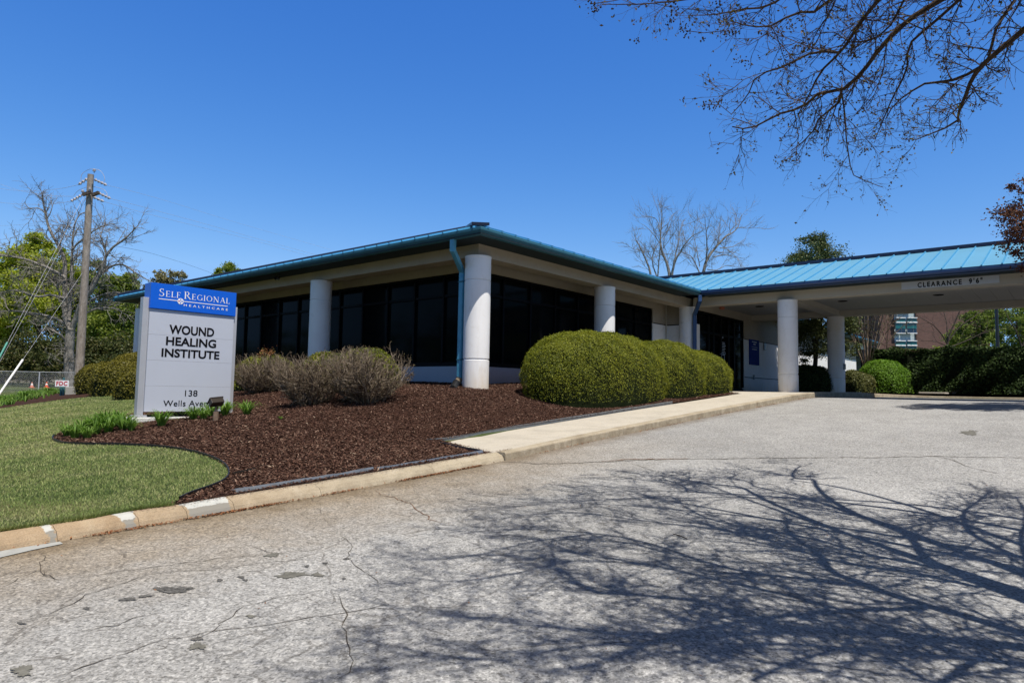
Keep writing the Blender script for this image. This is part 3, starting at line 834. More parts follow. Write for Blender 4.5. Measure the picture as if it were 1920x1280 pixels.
# window walls: one frame and its panes for each bay
def window_a(y0, y1):
    mb = MB(); t = .055
    mb.box((W+.03, y0, ZS_), (W+.14, y1, .68)); mb.box((W+.03, y0, ZH0-.07), (W+.14, y1, ZH0-.003))
    mb.box((W+.035, y0, 2.275), (W+.135, y1, 2.335))
    mb.box((W+.02, y0, .68), (W+.15, y0+t/2, ZH0-.07)); mb.box((W+.02, y1-t/2, .68), (W+.15, y1, ZH0-.07))
    f = mb.build('window', M_frame, bld)
    g = MB(); g.box((W+.08, y0+t/2, .68), (W+.095, y1-t/2, 2.275)); g.box((W+.08, y0+t/2, 2.335), (W+.095, y1-t/2, ZH0-.07))
    g.build('pane', M_glass, f)
def window_b(x0, x1, zb=ZS_, zt=None, zm=2.305, W=W):
    zt = zt or ZH0; mb = MB(); t = .055
    mb.box((x0, W+.03, zb), (x1, W+.14, zb+.1)); mb.box((x0, W+.03, zt-.07), (x1, W+.14, zt-.003))
    mb.box((x0, W+.035, zm-.03), (x1, W+.135, zm+.03))
    mb.box((x0, W+.02, zb+.1), (x0+t/2, W+.15, zt-.07)); mb.box((x1-t/2, W+.02, zb+.1), (x1, W+.15, zt-.07))
    f = mb.build('window', M_frame, bld)
    g = MB(); g.box((x0+t/2, W+.08, zb+.1), (x1-t/2, W+.095, zm-.03)); g.box((x0+t/2, W+.08, zm+.03), (x1-t/2, W+.095, zt-.07))
    g.build('pane', M_glass, f)
ya = [W+.16]+[1.966+1.059*k for k in range(14)]
for a, b in zip(ya[:-1], ya[1:]): window_a(a+.002, b-.002)
xb = [W+.16, 1.886]+[1.886+1.072*k for k in range(1, 8)]
for a, b in zip(xb[:-1], xb[1:]): window_b(a+.002, b-.002)
window_b(WX5+.02, WX7-.02, .95, W=WF)
mb = MB(); mb.box((W+.02, W+.02, ZS_), (W+.158, W+.158, ZH0-.001)); mb.build('corner_mullion', M_frame, bld)
# interior darkness: floor, back partition
mb = MB(); mb.box((W+.3, W+.3, .05), (32.6, YE-1.65, .10)); mb.box((3.8, 3.8, .1), (32.4, 4.0, 3.1)); mb.box((3.8, 4.0, .1), (4.0, YE-1.7, 3.1))
mb.build('interior_partition', M_dark, bld)
# entrance glazing
xs_e = [10.62, 11.40, 11.80, 12.45, 13.10, 13.62, 14.48]
for i, (a, b) in enumerate(zip(xs_e[:-1], xs_e[1:])):
    door = i in (2, 3)
    zb = .17
    mb = MB(); t = .05
    mb.box((a+.002, WF+.03, zb), (b-.002, WF+.12, zb+(.14 if door else .08))); mb.box((a+.002, WF+.03, 2.76), (b-.002, WF+.12, 2.826)); mb.box((a+.002, WF+.035, 2.10), (b-.002, WF+.115, 2.17))
    mb.box((a+.002, WF+.02, zb+.14), (a+t, WF+.13, 2.76)); mb.box((b-t, WF+.02, zb+.14), (b-.002, WF+.13, 2.76))
    f = mb.build('entrance_door' if door else 'entrance_window', M_frame, bld)
    g = MB(); g.box((a+t, WF+.07, zb+.08), (b-t, WF+.085, 2.10)); g.box((a+t, WF+.07, 2.17), (b-t, WF+.085, 2.76)); g.build('pane', M_glass, f)
    if door:
        g = MB(); xh = b-.12 if i == 2 else a+.12
        g.tube([(xh, WF-.03, 1.0), (xh, WF-.03, 1.5)], .014, 8); g.box((xh-.01, WF-.03, 1.03), (xh+.01, WF+.04, 1.05)); g.box((xh-.01, WF-.03, 1.45), (xh+.01, WF+.04, 1.47))
        g.build('handle', M_galv, f)
# hours lettering on the entry glass
mb = MB()
for k in range(9): mb.box((12.6, WF+.062, 1.9-.055*k), (12.6+.22+.12*((k*7) % 5)/5, WF+.067, 1.875-.055*k))
mb.box((12.62, WF+.062, 2.04), (12.70, WF+.067, 2.18))
mb.build('lettering', M_signpanel, bld)
# beams above the columns
mb = MB()
mb.box((-OB, -OB, ZBB), (.30, 17.75, ZBT+.01)); mb.build('roof_beam', M_beam, bld)
mb = MB(); mb.box((.303, -OB, ZBB), (CX1+.15, .30, ZBT+.01)); mb.build('roof_beam', M_beam, bld)
mb = MB(); mb.box((-.11, 17.45, ZBB), (.30, 17.75, ZBB+.01)); mb.build('beam_end', M_beam, bld)
mb = MB(); mb.box((CX1-OB, CE+.55, ZBB), (CX1+.30, WF-.003, ZBT+.01)); mb.build('canopy_beam', M_beam2, bld)
mb = MB(); mb.box((CX2-.22, CE+.55, ZBB), (CX2+.20, WF-.003, ZBT+.01)); mb.build('canopy_beam', M_beam2, bld)
for y in (-3.228, -11.5):
    mb = MB(); mb.box((CX1+.302, y-.2, ZBB), (CX2-.222, y+.2, ZBT-.01)); mb.build('cross_beam', M_beam2, bld)
# canopy ceiling of long boards
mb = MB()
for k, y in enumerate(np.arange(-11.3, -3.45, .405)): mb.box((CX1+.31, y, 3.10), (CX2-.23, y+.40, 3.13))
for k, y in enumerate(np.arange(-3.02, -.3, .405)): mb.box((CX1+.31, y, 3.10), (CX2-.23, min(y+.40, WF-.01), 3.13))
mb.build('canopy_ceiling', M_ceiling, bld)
for x, y in [(12.75, -4.15), (12.78, -6.78), (12.78, -9.4), (12.7, -1.5)]:
    mb = MB(); mb.lathe((x, y, 3.085), [(.13, 0), (.15, .016), (.15, .03)], 20); mb.build('recessed_downlight', M_dark, bld)
# soffits: dark flat boards from the beam out to the gutter
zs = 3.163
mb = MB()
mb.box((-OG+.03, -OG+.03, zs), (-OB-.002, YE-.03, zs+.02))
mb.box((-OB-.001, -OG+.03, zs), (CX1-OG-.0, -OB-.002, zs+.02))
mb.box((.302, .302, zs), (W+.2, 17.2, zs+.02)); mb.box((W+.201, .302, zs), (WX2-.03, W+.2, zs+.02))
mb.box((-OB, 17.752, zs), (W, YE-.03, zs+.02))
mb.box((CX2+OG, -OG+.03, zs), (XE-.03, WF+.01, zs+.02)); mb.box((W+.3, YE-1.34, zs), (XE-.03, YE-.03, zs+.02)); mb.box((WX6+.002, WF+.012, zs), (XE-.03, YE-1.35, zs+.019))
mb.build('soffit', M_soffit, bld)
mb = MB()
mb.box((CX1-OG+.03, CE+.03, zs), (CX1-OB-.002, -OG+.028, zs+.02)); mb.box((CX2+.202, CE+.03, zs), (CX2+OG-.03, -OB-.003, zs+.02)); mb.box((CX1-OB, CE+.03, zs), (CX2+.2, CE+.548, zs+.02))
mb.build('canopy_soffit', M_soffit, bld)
# columns with their two reveals and a thin collar
def column(x, y, zb, stain=False):
    h = ZBB-zb; g1 = 2.3716-zb; g2 = .6711-zb; r = COLR; c = .018
    prof = [(r, 0), (r, g2-.022), (r-.008, g2-.014), (r-c, g2-.010), (r-c, g2+.010), (r-.008, g2+.014), (r, g2+.022), (r, g1-.014), (r-.006, g1-.008), (r-c, g1-.006), (r-c, g1+.006), (r-.006, g1+.008), (r, g1+.014),
            (r, h-.045), (r+.006, h-.04), (r+.006, h-.002)]
    mb = MB(); mb.lathe((x, y, zb), prof, 56)
    o = mb.build('column', M_white, bld, smooth=False)
    o.data.polygons.foreach_set('use_smooth', [len(p.vertices) == 4 for p in o.data.polygons])
    try: o.data.set_sharp_from_angle(angle=math.radians(35))
    except Exception: pass
for k in range(4): column(0, A1*k, -.35)
column(B1, 0, -.1); column(CX1, 0, .0)
for x in (CX1, CX2):
    column(x, -3.228, float(K(x))-.01)
    column(x, -11.5, float(isl_z(x, -11.5))-.05)
# roof: one hipped shell, canopy gable, raised seams
PT = 1/3.0
yr = (YE-OG)/2; hw = (YE+OG)/2
zr = ZGT+.012+PT*hw
z0 = ZGT+.012
X0, Y0 = -OG+.02, -OG+.02
mb = MB()
V = [(X0, Y0, z0), (XE, Y0, z0), (XE, YE, z0), (X0, YE, z0), (X0+hw, yr, zr), (XE-hw, yr, zr)]
V += [(a, b, c-.03) for a, b, c in V]
mb.add(V, [(0, 1, 5, 4), (1, 2, 5), (2, 3, 4, 5), (3, 0, 4), (6, 10, 11, 7), (7, 11, 8), (8, 11, 10, 9), (9, 10, 6), (0, 6, 7, 1), (1, 7, 8, 2), (2, 8, 9, 3), (3, 9, 6, 0)])
roof = mb.build('roof', M_roof, bld)
xm = (CX1+CX2)/2; cw = (CX2-CX1)/2+OG-.02; zc = z0+PT*cw; yi = Y0+cw
mb = MB()
V = [(xm-cw, Y0, z0+.002), (xm-cw, CE, z0+.002), (xm, CE+cw*0, zc), (xm, yi, zc), (xm+cw, Y0, z0+.002), (xm+cw, CE, z0+.002)]
mb.add(V, [(0, 3, 2, 1), (4, 5, 2, 3), (1, 2, 5)])
croof = mb.build('canopy_roof', M_roof, bld)
mb = MB()
pitch_v = np.array([1, 0, PT]); pl = math.hypot(1, PT)
def rib(mb, p, q, w=.028, h=.035):
    p = np.array(p, float); q = np.array(q, float); d = q-p; L = np.linalg.norm(d)
    if L < .1: return
    d /= L; side = np.cross(d, (0, 0, 1)); side /= np.linalg.norm(side); up = np.cross(side, d)
    c = (p+q)/2+up*h/2; mb.obox(c, d*L/2, side*w/2, up*h/2)
s = .435
for y in np.arange(Y0+.2, YE, s):      # west slope
    run = min(y-Y0, YE-y, hw); rib(mb, (X0-.03, y, z0-.01), (X0+run, y, z0+PT*run))
for x in np.arange(X0+.2, XE, s):      # south slope
    run = min(x-X0, XE-x, hw)
    if xm-cw < x < xm+cw:
        k = cw-abs(x-xm)+.02
        rib(mb, (x, Y0+k, z0+PT*k), (x, Y0+run, z0+PT*run))
    else: rib(mb, (x, Y0-.03, z0-.01), (x, Y0+run, z0+PT*run))
for x in np.arange(X0+.2, XE, s):
    run = min(x-X0, XE-x, hw); rib(mb, (x, YE, z0), (x, YE-run, z0+PT*run))
mb.build('seam', M_rib, roof)
mb = MB()
for k, y in enumerate(np.arange(CE+.12, yi, s-.018)):
    run = cw if y < Y0 else cw-(y-Y0)
    rib(mb, (xm-run-(.03 if y < Y0 else 0), y, z0+PT*(cw-run)-.008), (xm, y, zc)); rib(mb, (xm+run, y, z0+PT*(cw-run)-.008), (xm, y, zc))
mb.build('seam', M_rib, croof)
# caps over hips and ridges
mb = MB()
def capbar(mb, p, q, w=.30, h=.06):
    p = np.array(p, float); q = np.array(q, float); d = (q-p)/np.linalg.norm(q-p); side = np.cross(d, (0, 0, 1)); side /= np.linalg.norm(side); up = np.cross(side, d)
    c = (p+q)/2+up*.055; mb.obox(c, (q-p)/2, side*w/2, up*h/2)
capbar(mb, (X0+.10, Y0+.10, z0+.03), (X0+hw, yr, zr+.01), .36, .06)
capbar(mb, (X0+.16, YE-.16, z0+.05), (X0+hw, yr, zr+.03), .34, .07); capbar(mb, (X0+hw, yr, zr+.02), (XE-hw, yr, zr+.02))
mb.build('hip_cap', M_cap, roof)
mb = MB(); mb.box((xm-.14, CE-.02, zc-.02), (xm+.14, yi+.1, zc+.075)); mb.build('ridge_cap', M_cap, croof)
# fascia and gutters
def gutter(name, p, q, out, m):
    """box gutter from p to q (top outer edge), out = outward unit vector"""
    p = np.array(p, float); q = np.array(q, float); out = np.array(out, float); mb = MB()
    prof = [(0, 0), (-.012, 0), (-.014, -.02), (-.095, -.02), (-.13, -.02), (-.13, -.135), (-.055, -.138), (-.02, -.095), (0, -.055), (0, 0)]
    prof = [(0, 0), (0, -.05), (-.012, -.075), (-.035, -.10), (-.05, -.138), (-.15, -.138), (-.15, -.012), (-.02, -.012), (-.02, 0)]
    k = len(prof)
    d = (q-p)/np.linalg.norm(q-p)
    def row(c, mitre): return [tuple(c+out*a+np.array([0, 0, b])+d*mitre*a) for a, b in prof]
    return prof, mb, row
def gutter_run(name, pts, outs, m, parent=bld):
    """mitred gutter along the outer edge through pts; outs = outward normal of each leg"""
    prof = [(0, 0), (0, -.05), (-.012, -.075), (-.035, -.10), (-.05, -.138), (-.15, -.138), (-.15, -.012), (-.02, -.012), (-.02, 0)]
    k = len(prof); rows = []
    for i, p in enumerate(pts):
        if i == 0: o = np.array(outs[0], float)
        elif i == len(pts)-1: o = np.array(outs[-1], float)
        else: o = np.array(outs[i-1], float)+np.array(outs[i], float)
        rows.append([(p[0]+o[0]*a, p[1]+o[1]*a, p[2]+b) for a, b in prof])
    mb = MB(); V = [q for r in rows for q in r]
    F = [(i*k+j, (i+1)*k+j, (i+1)*k+(j+1) % k, i*k+(j+1) % k) for i in range(len(rows)-1) for j in range(k)]
    F += [tuple(range(k)), tuple((len(rows)-1)*k+j for j in range(k-1, -1, -1))]
    mb.add(V, F); return mb.build(name, m, parent)
gx = CX1-OG
gutter_run('gutter', [(-OG, YE, ZGT), (-OG, -OG, ZGT), (gx, -OG, ZGT)], [(-1, 0), (0, -1)], M_gutter)
gutter_run('canopy_gutter', [(gx, -OG-.001, ZGT), (gx, CE, ZGT), (CX2+OG, CE, ZGT), (CX2+OG, -OG, ZGT)], [(-1, 0), (0, -1), (1, 0)], M_gutter_shade)
gutter_run('gutter', [(CX2+OG+.001, -OG, ZGT), (XE+.02, -OG, ZGT), (XE+.02, YE, ZGT), (-OG, YE+.02, ZGT)], [(0, -1), (1, 0), (0, 1)], M_gutter)
# downspout beside the corner column
def rect_pipe(name, pts, w, d, m, parent):
    mb = MB(); pts = np.array(pts, float); rows = []
    for i, p in enumerate(pts):
        t = pts[min(i+1, len(pts)-1)]-pts[max(i-1, 0)]; t /= np.linalg.norm(t)
        vw = np.array([.73, .68, 0]) if name != 'x' else 0
        a = np.array(SIDE); a = a-t*(a@t); a /= np.linalg.norm(a); b = np.cross(t, a)
        rows.append([p+a*w/2+b*d/2, p-a*w/2+b*d/2, p-a*w/2-b*d/2, p+a*w/2-b*d/2])
    V = np.array(rows).reshape(-1, 3); n = len(pts)
    F = [(4*i+j, 4*(i+1)+j, 4*(i+1)+(j+1) % 4, 4*i+(j+1) % 4) for i in range(n-1) for j in range(4)]+[(0, 1, 2, 3), (4*n-1, 4*n-2, 4*n-3, 4*n-4)]
    mb.add(V, F); return mb.build(name, m, parent, bevel=.006)
SIDE = (0, 1, 0)
PYc = .34
rect_pipe('downspout', [(-.74, -.06+.10, 3.155), (-.74, -.06+.10, 2.93), (-.14, PYc, 2.60), (-.14, PYc, 2.45), (-.14, PYc, .40), (-.14, PYc, .26)], .115, .085, M_pipe, bld)
for z in (2.36, .66):
    mb = MB(); mb.box((-.195, PYc-.07, z), (-.085, PYc+.07, z+.02)); mb.box((-.10, PYc-.1, z-.02), (-.06, PYc-.03, z+.04)); mb.build('pipe_bracket', M_gutter, bld)
el = thing('drain_elbow', (-.3, .35, .05), 'black corrugated drain pipe elbow below the corner downspout', 'drain pipe')
mb = MB(); mb.tube([(-.14, PYc, .27), (-.17, PYc+.01, .20), (-.24, PYc+.04, .14)], .075, 10); mb.build('adapter', plain('rusty_adapter', (.30, .22, .14), .6, .3, var=.4, scale=14, dirt=((.06, .25, .33), .8)), el, smooth=True)
mb = MB(); pp = [(-.20, PYc+.03, .17), tuple(at(849, 729, 14.0))]; L = 14
P_ = [np.array(pp[0])+(np.array(pp[1])-np.array(pp[0]))*i/(L*2) for i in range(L*2+1)]
mb.tube(P_, [.075+.008*(i % 2) for i in range(L*2+1)], 14); mb.build('corrugated_pipe', M_black, el)
SIDE = (.7, -.7, 0)
rect_pipe('downspout', [(gx+.02, -OG+.04, 3.152), (gx+.02, -OG+.04, 2.98), (CX1-.22, -.34, 2.62), (CX1-.20, -.33, 2.45), (CX1-.20, -.33, .16)], .115, .085, M_gutter_shade, bld)
mb = MB(); mb.tube([(10.30, W-.03, .15), (10.30, W-.03, 3.1)], .018, 8); mb.build('conduit', M_beam2, bld, smooth=True)
for x, z, w_, h_ in ((16.64, 2.02, .12, .18), (15.42, .75, .07, .11)): mb = MB(); mb.box((x-w_, WF-.04, z-h_), (x+w_*.6, WF-.003, z+h_*.6)); mb.build('wall_box', M_galv, bld)
mb = MB(); mb.box((CX2-.12, -3.228-COLR-.03, 1.0), (CX2+.02, -3.228-COLR+.03, 1.2)); mb.build('column_outlet', M_galv, bld)
# small eave floodlights
def spot(p, label, s=1.0):
    p = np.array(p); t = thing('eave_spotlight', p, label, 'spotlight', 'small spotlights under the eaves')
    mb = MB(); mb.lathe(p+[0, 0, -.03], [(.05, 0), (.05, .03)], 14); mb.tube([p+[0, 0, -.03], p+[0, .0, -.07]], .012, 6); mb.build('mount', M_black, t)
    for dy in (-.07, .07):
        mb = MB(); mb.tube([p+[.02, dy*.4, -.06], p+[-.03, dy, -.085], p+[-.07, dy*1.4, -.12]], [.02, .035, .048], 12); mb.build('lamp_head', M_black, t, smooth=True)
def on_plane(px, py, ax_, val):
    d = ray(px, py); t = (val-CAM[ax_])/d[ax_]; return CAM+d*t
p = on_plane(546, 519, 2, 3.163); spot((-.42, p[1], 3.163), 'pair of small black spotlights under the eave near the second column')
p = on_plane(849, 493, 0, .2); spot((.36, p[1], 3.163), 'small black spotlight hanging inside the beam beside the corner column')
p = on_plane(1387, 585, 2, 2.86); t = thing('emergency_lamp', (12.2, -.34, 2.90), 'small orange lamp under the beam over the entrance', 'lamp')
M_or = plain('terracotta_lamp', (.42, .14, .08), .5, .4)
mb = MB(); mb.lathe((12.2, -.36, 3.0), [(.03, 0), (.09, .03), (.09, .10), (.05, .13)], 14); mb.build('lamp_body', M_or, t)

# ------------------------------------------------------------------ lettering
def text_mesh(name, body, left_mid, xdir, width, cap, m, parent, align='C', space=1.0, bold=0.0, up=(0, 0, 1), depth=.004):
    """flat letters: left_mid = centre (or left end) of the line at its base height"""
    cu = bpy.data.curves.new(name, 'FONT'); cu.body = body; cu.size = 1; cu.space_character = space; cu.offset = bold
    cu.resolution_u = 4
    ob = bpy.data.objects.new(name, cu); COL.objects.link(ob)
    dg = bpy.context.evaluated_depsgraph_get()
    me = bpy.data.meshes.new_from_object(ob.evaluated_get(dg))
    COL.objects.unlink(ob); bpy.data.objects.remove(ob)
    V = np.array([v.co for v in me.vertices])
    F = [tuple(p.vertices) for p in me.polygons]
    x0, x1 = V[:, 0].min(), V[:, 0].max(); y1 = cap_height_ref()
    V[:, 0] = (V[:, 0]-x0)/(x1-x0)*width; V[:, 1] = V[:, 1]/y1*cap
    if align == 'C': V[:, 0] -= width/2
    xd = np.array(xdir, float); up = np.array(up, float)
    Wd = np.asarray(left_mid, float)+V[:, :1]*xd+V[:, 1:2]*up
    return link_mesh(name, Wd, F, m, parent)
_cap = []
def cap_height_ref():
    if not _cap:
        cu = bpy.data.curves.new('h', 'FONT'); cu.body = 'H'; cu.size = 1
        ob = bpy.data.objects.new('h', cu); COL.objects.link(ob)
        me = bpy.data.meshes.new_from_object(ob.evaluated_get(bpy.context.evaluated_depsgraph_get()))
        _cap.append(max(v.co.y for v in me.vertices)); bpy.data.objects.remove(ob)
    return _cap[0]
# roman capitals drawn as strokes: each letter = (advance, [(x0,y0,x1,y1,w) ...], arcs)
def serif_word(word, origin, xdir, scale, first, m, name, parent, zdir=(0, 0, 1), track=.10):
    mb = MB(); xd = np.array(xdir, float); zd = np.array(zdir, float); o = np.array(origin, float)
    nrm = np.cross(xd, zd)
    TH, TN, SF = .115, .045, .035
    def L(x0, y0, x1, y1, w):
        d = np.array([x1-x0, y1-y0]); l = np.hypot(*d); d = d/l; n = np.array([-d[1], d[0]])*w/2
        return [(x0+n[0], y0+n[1]), (x0-n[0], y0-n[1]), (x1-n[0], y1-n[1]), (x1+n[0], y1+n[1])]
    def arc(cx, cy, rx, ry, a0, a1, wt, wn, n=14):
        out = []
        A_ = np.radians(np.linspace(a0, a1, n)); 
        for a, b in zip(A_[:-1], A_[1:]):
            wa = wn+(wt-wn)*abs(math.cos(a)); wb_ = wn+(wt-wn)*abs(math.cos(b))
            out.append([(cx+(rx+wa/2)*math.cos(a), cy+(ry+wn/2)*math.sin(a)), (cx+(rx-wa/2)*math.cos(a), cy+(ry-wn/2)*math.sin(a)),
                        (cx+(rx-wb_/2)*math.cos(b), cy+(ry-wn/2)*math.sin(b)), (cx+(rx+wb_/2)*math.cos(b), cy+(ry+wn/2)*math.sin(b))])
        return out
    def stem(x, w=TH): return [L(x, 0, x, 1, w), L(x-.13, SF/2, x+.13, SF/2, SF), L(x-.13, 1-SF/2, x+.13, 1-SF/2, SF)]
    G = {
     'S': (.62, arc(.30, .745, .19, .225, 40, 270, .10, .055)+arc(.30, .26, .21, .235, -140, 90, .11, .055)+[L(.455, .99, .455, .76, .03), L(.08, .01, .08, .25, .03)]),
     'E': (.66, stem(.15)+[L(.15, .975, .56, .975, .05), L(.15, .025, .60, .025, .05), L(.15, .51, .48, .51, .045), L(.555, 1, .555, .82, .03), L(.60, 0, .60, .2, .03), L(.48, .43, .48, .6, .03)]),
     'L': (.64, stem(.15)+[L(.15, .025, .58, .025, .05), L(.585, 0, .585, .22, .03)]),
     'F': (.60, stem(.15)+[L(.15, .975, .55, .975, .05), L(.15, .50, .46, .50, .045), L(.55, 1, .55, .82, .03), L(.46, .42, .46, .58, .03)]),
     'R': (.78, stem(.15)+arc(.32, .74, .21, .235, -90, 90, TH, .05)+[L(.15, .975, .32, .975, .05), L(.15, .505, .33, .505, .05), L(.34, .50, .72, .0, .10), L(.64, .018, .84, .018, SF)]),
     'G': (.88, arc(.46, .5, .37, .475, 48, 330, .11, .05)+[L(.76, .08, .76, .44, .10), L(.62, .44, .88, .44, SF), L(.71, .98, .71, .78, .03)]),
     'I': (.32, stem(.16)),
     'O': (.96, arc(.48, .5, .38, .475, 0, 360, .115, .05, 28)),
     'N': (.94, [L(.16, 0, .16, 1, .045), L(.78, 0, .78, 1, .045), L(.14, .99, .78, .02, .12), L(.04, SF/2, .28, SF/2, SF), L(.02, 1-SF/2, .2, 1-SF/2, SF), L(.66, 1-SF/2, .9, 1-SF/2, SF)]),
     'A': (.86, [L(.43, 1, .12, 0, .045), L(.42, 1, .74, 0, .12), L(.23, .36, .62, .36, .045), L(.02, SF/2, .24, SF/2, SF), L(.62, SF/2, .88, SF/2, SF)]),
    }
    x = 0; layer = 0
    for i, ch in enumerate(word):
        sc = scale*(first if i == 0 else 1.0)
        adv, quads = G[ch]
        for q in quads:
            layer += 1
            off = nrm*(.0002*(layer % 7))
            mb.add([o+xd*(x+px*sc)+zd*(py*sc)+off for px, py in q], [(0, 1, 2, 3)])
        x += (adv+track)*sc
    return mb, x

# ------------------------------------------------------------------ monument sign
YS = 2.0
TLp = on_plane(283, 532, 1, YS); TRp = on_plane(439.5, 546, 1, YS); BLp = on_plane(277.5, 580, 1, YS); BRp = on_plane(438, 590, 1, YS)
XL = (on_plane(279, 600, 1, YS)[0]+on_plane(274, 765, 1, YS)[0])/2; XR = (TRp[0]+on_plane(435.5, 765, 1, YS)[0])/2
zT = (TLp[2]+TRp[2])/2; zH = (BLp[2]+BRp[2])/2
zPb = (on_plane(273.6, 771.5, 1, YS+.03)[2]+on_plane(435, 770, 1, YS+.03)[2])/2
zPost = on_plane(271, 557, 1, YS+.1)[2]; zB = on_plane(262, 778, 1, YS+.1)[2]
sign = thing('monument_sign', ((XL+XR)/2, YS+.1, zB-.12), 'tall grey and blue sign on a white plinth reading wound healing institute', 'sign')
mb = MB(); mb.box((XL-.012, YS, zH), (XR+.012, YS+.26, zT)); mb.build('header', M_signblue, sign, bevel=.006)
hp = (zH-.002-zPb)
mb = MB(); n_ = 4
for k in range(n_):
    za = zPb+hp*k/n_; zb_ = zPb+hp*(k+1)/n_-.002
    mb.box((XL, YS+.03, za), (XR, YS+.205, zb_))
mb.build('panel', M_signpanel, sign, bevel=.0008)
for xa, xb_ in ((XL-.10, XL-.002), (XR+.002, XR+.075)):
    mb = MB(); mb.box((xa, YS+.06, zB), (xb_, YS+.18, zPost)); mb.build('post', M_steelpost, sign, bevel=.004)
    mb = MB(); mb.box((xa-.05, YS+.02, zB-.035), (xb_+.05, YS+.22, zB)); mb.build('post_shoe', M_steelpost, sign, bevel=.004)
mb = MB(); mb.box((XL-.26, YS-.12, zB-.30), (XR+.2, YS+.34, zB-.036)); mb.build('plinth', M_plinth, sign, bevel=.012)
fy = YS-.003
Wd = XR-XL
def sx(px): return on_plane(px, 600, 1, YS)[0]
def sz(px, py, y=YS): return on_plane(px, py, 1, y)[2]
# header lettering
sc_ = (sz(310, 553)-sz(310, 566.5))*.96
zb0 = sz(352, 567.8)-.0
x0_ = sx(296); x1_ = sx(344.5)
def put_word(word, xa, xb_, zb_, cap_small, first, nm):
    mb, w_ = serif_word(word, (0, 0, 0), (1, 0, 0), 1, first, None, nm, None)
    k = (xb_-xa)/w_*1.05
    V = np.concatenate(mb.v); V[:, 0] = V[:, 0]*k+xa; V[:, 2] = V[:, 2]*cap_small+zb_; V[:, 1] = fy+V[:, 1]
    mb.v = [V]; mb.build(nm, M_text_white, sign)
cs = sz(320, 549.5)-sz(320, 560.5)
zbase_ = (sz(296, 559.0)+sz(425, 566.4))/2+.008
put_word('SELF', sx(295), sx(335.5), zbase_, cs, 1.28, 'lettering')
put_word('REGIONAL', sx(342.5), sx(426.5), zbase_, cs, 1.28, 'lettering')
mb = MB(); za = sz(295, 562.3); zb_ = sz(425, 571.3)
zl = (za+zb_)/2
mb.box((sx(295.2), fy, zl-.006), (sx(425.6), fy+.003, zl+.006)); mb.build('rule_line', M_text_white, sign)
text_mesh('lettering', 'HEALTHCARE', (sx(343), fy-.001, (sz(343, 573.6)+sz(425, 579.2))/2-.016), (1, 0, 0), sx(426)-sx(343), .038, M_text_white, sign, 'L', 1.7, .006)
cx_, cz_ = sx(336.5), zl-.004
mb = MB(); n_ = 28; a = np.arange(n_)*2*math.pi/n_; rr = .052
mb.add([(cx_+rr*math.cos(t), fy-.001, cz_+rr*math.sin(t)) for t in a], [tuple(range(n_))]); mb.build('emblem_disc', M_text_white, sign)
M_em1 = plain('emblem_blue', (.12, .22, .62), .4); M_em2 = plain('emblem_red', (.55, .10, .16), .4)
mb = MB()
for dx, dz, mi in ((-1, 0, 1), (1, 0, 0), (0, 1, 0), (0, -1, 0)):
    c = (cx_+dx*.027, cz_+dz*.027); w1, h1 = (.016, .009) if dx else (.009, .016)
    mb.add([(c[0]-w1, fy-.003, c[1]-h1), (c[0]+w1, fy-.003, c[1]-h1), (c[0]+w1, fy-.003, c[1]+h1), (c[0]-w1, fy-.003, c[1]+h1)], [(0, 1, 2, 3)], mi)
mb.build('emblem_cross', [M_em1, M_em2], sign)
py_ = YS+.026
def line_px(body, xa, xb_, ybase, ycap, bold=.030, space=1.0):
    xm_ = (xa+xb_)/2
    z_ = sz(xm_, ybase, YS+.03); c_ = sz(xm_, ycap, YS+.03)-z_
    w_ = on_plane(xb_, ybase, 1, YS+.03)[0]-on_plane(xa, ybase, 1, YS+.03)[0]
    text_mesh('lettering', body, (on_plane(xm_, ybase, 1, YS+.03)[0], py_, z_), (1, 0, 0), w_, c_, M_text_dark, sign, 'C', space, bold)
line_px('WOUND', 317.7, 402.3, 627.8, 612.6)
line_px('HEALING', 312, 406.2, 649, 634.5)
line_px('INSTITUTE', 304, 412.8, 670.5, 656.3)
line_px('138', 346.5, 370, 742.5, 731.5, .006)
line_px('Wells Avenue', 307.2, 407, 761, 750.5, .006, 1.06)

# sign spotlight in the mulch
p = hit(404, 789)
t = thing('ground_floodlight', p, 'dark bronze floodlight on a short stake in front of the big sign', 'floodlight')
M_bronze = plain('dark_bronze', (.025, .018, .014), .4, .5)
M_rust = plain('rusty_stake', (.20, .14, .10), .7, .3, var=.3, scale=20)
zh = on_plane(404, 754, 1, p[1])[2]
mb = MB(); mb.tube([p-[0, 0, .1], p+[0, 0, (zh-p[2])*.5]], .042, 12); mb.build('stake', M_rust, t)
mb = MB(); mb.tube([p+[0, 0, (zh-p[2])*.5], p+[0, 0, (zh-p[2])*.62], [p[0], p[1], zh-.06]], [.03, .018, .016], 10); mb.build('swivel', M_bronze, t)
mb = MB(); c = np.array([p[0]+.01, p[1]+.02, zh]); tilt = np.array([0, .72, .69]); up_ = np.array([0, -.69, .72]); xd = np.array([.995, 0, .10])
mb.obox(c, xd*.105, tilt*.05, up_*.055); mb.obox(c+tilt*.055-up_*.0, xd*.115, tilt*.012, up_*.065)
mb.build('lamp_head', M_bronze, t, bevel=.01)

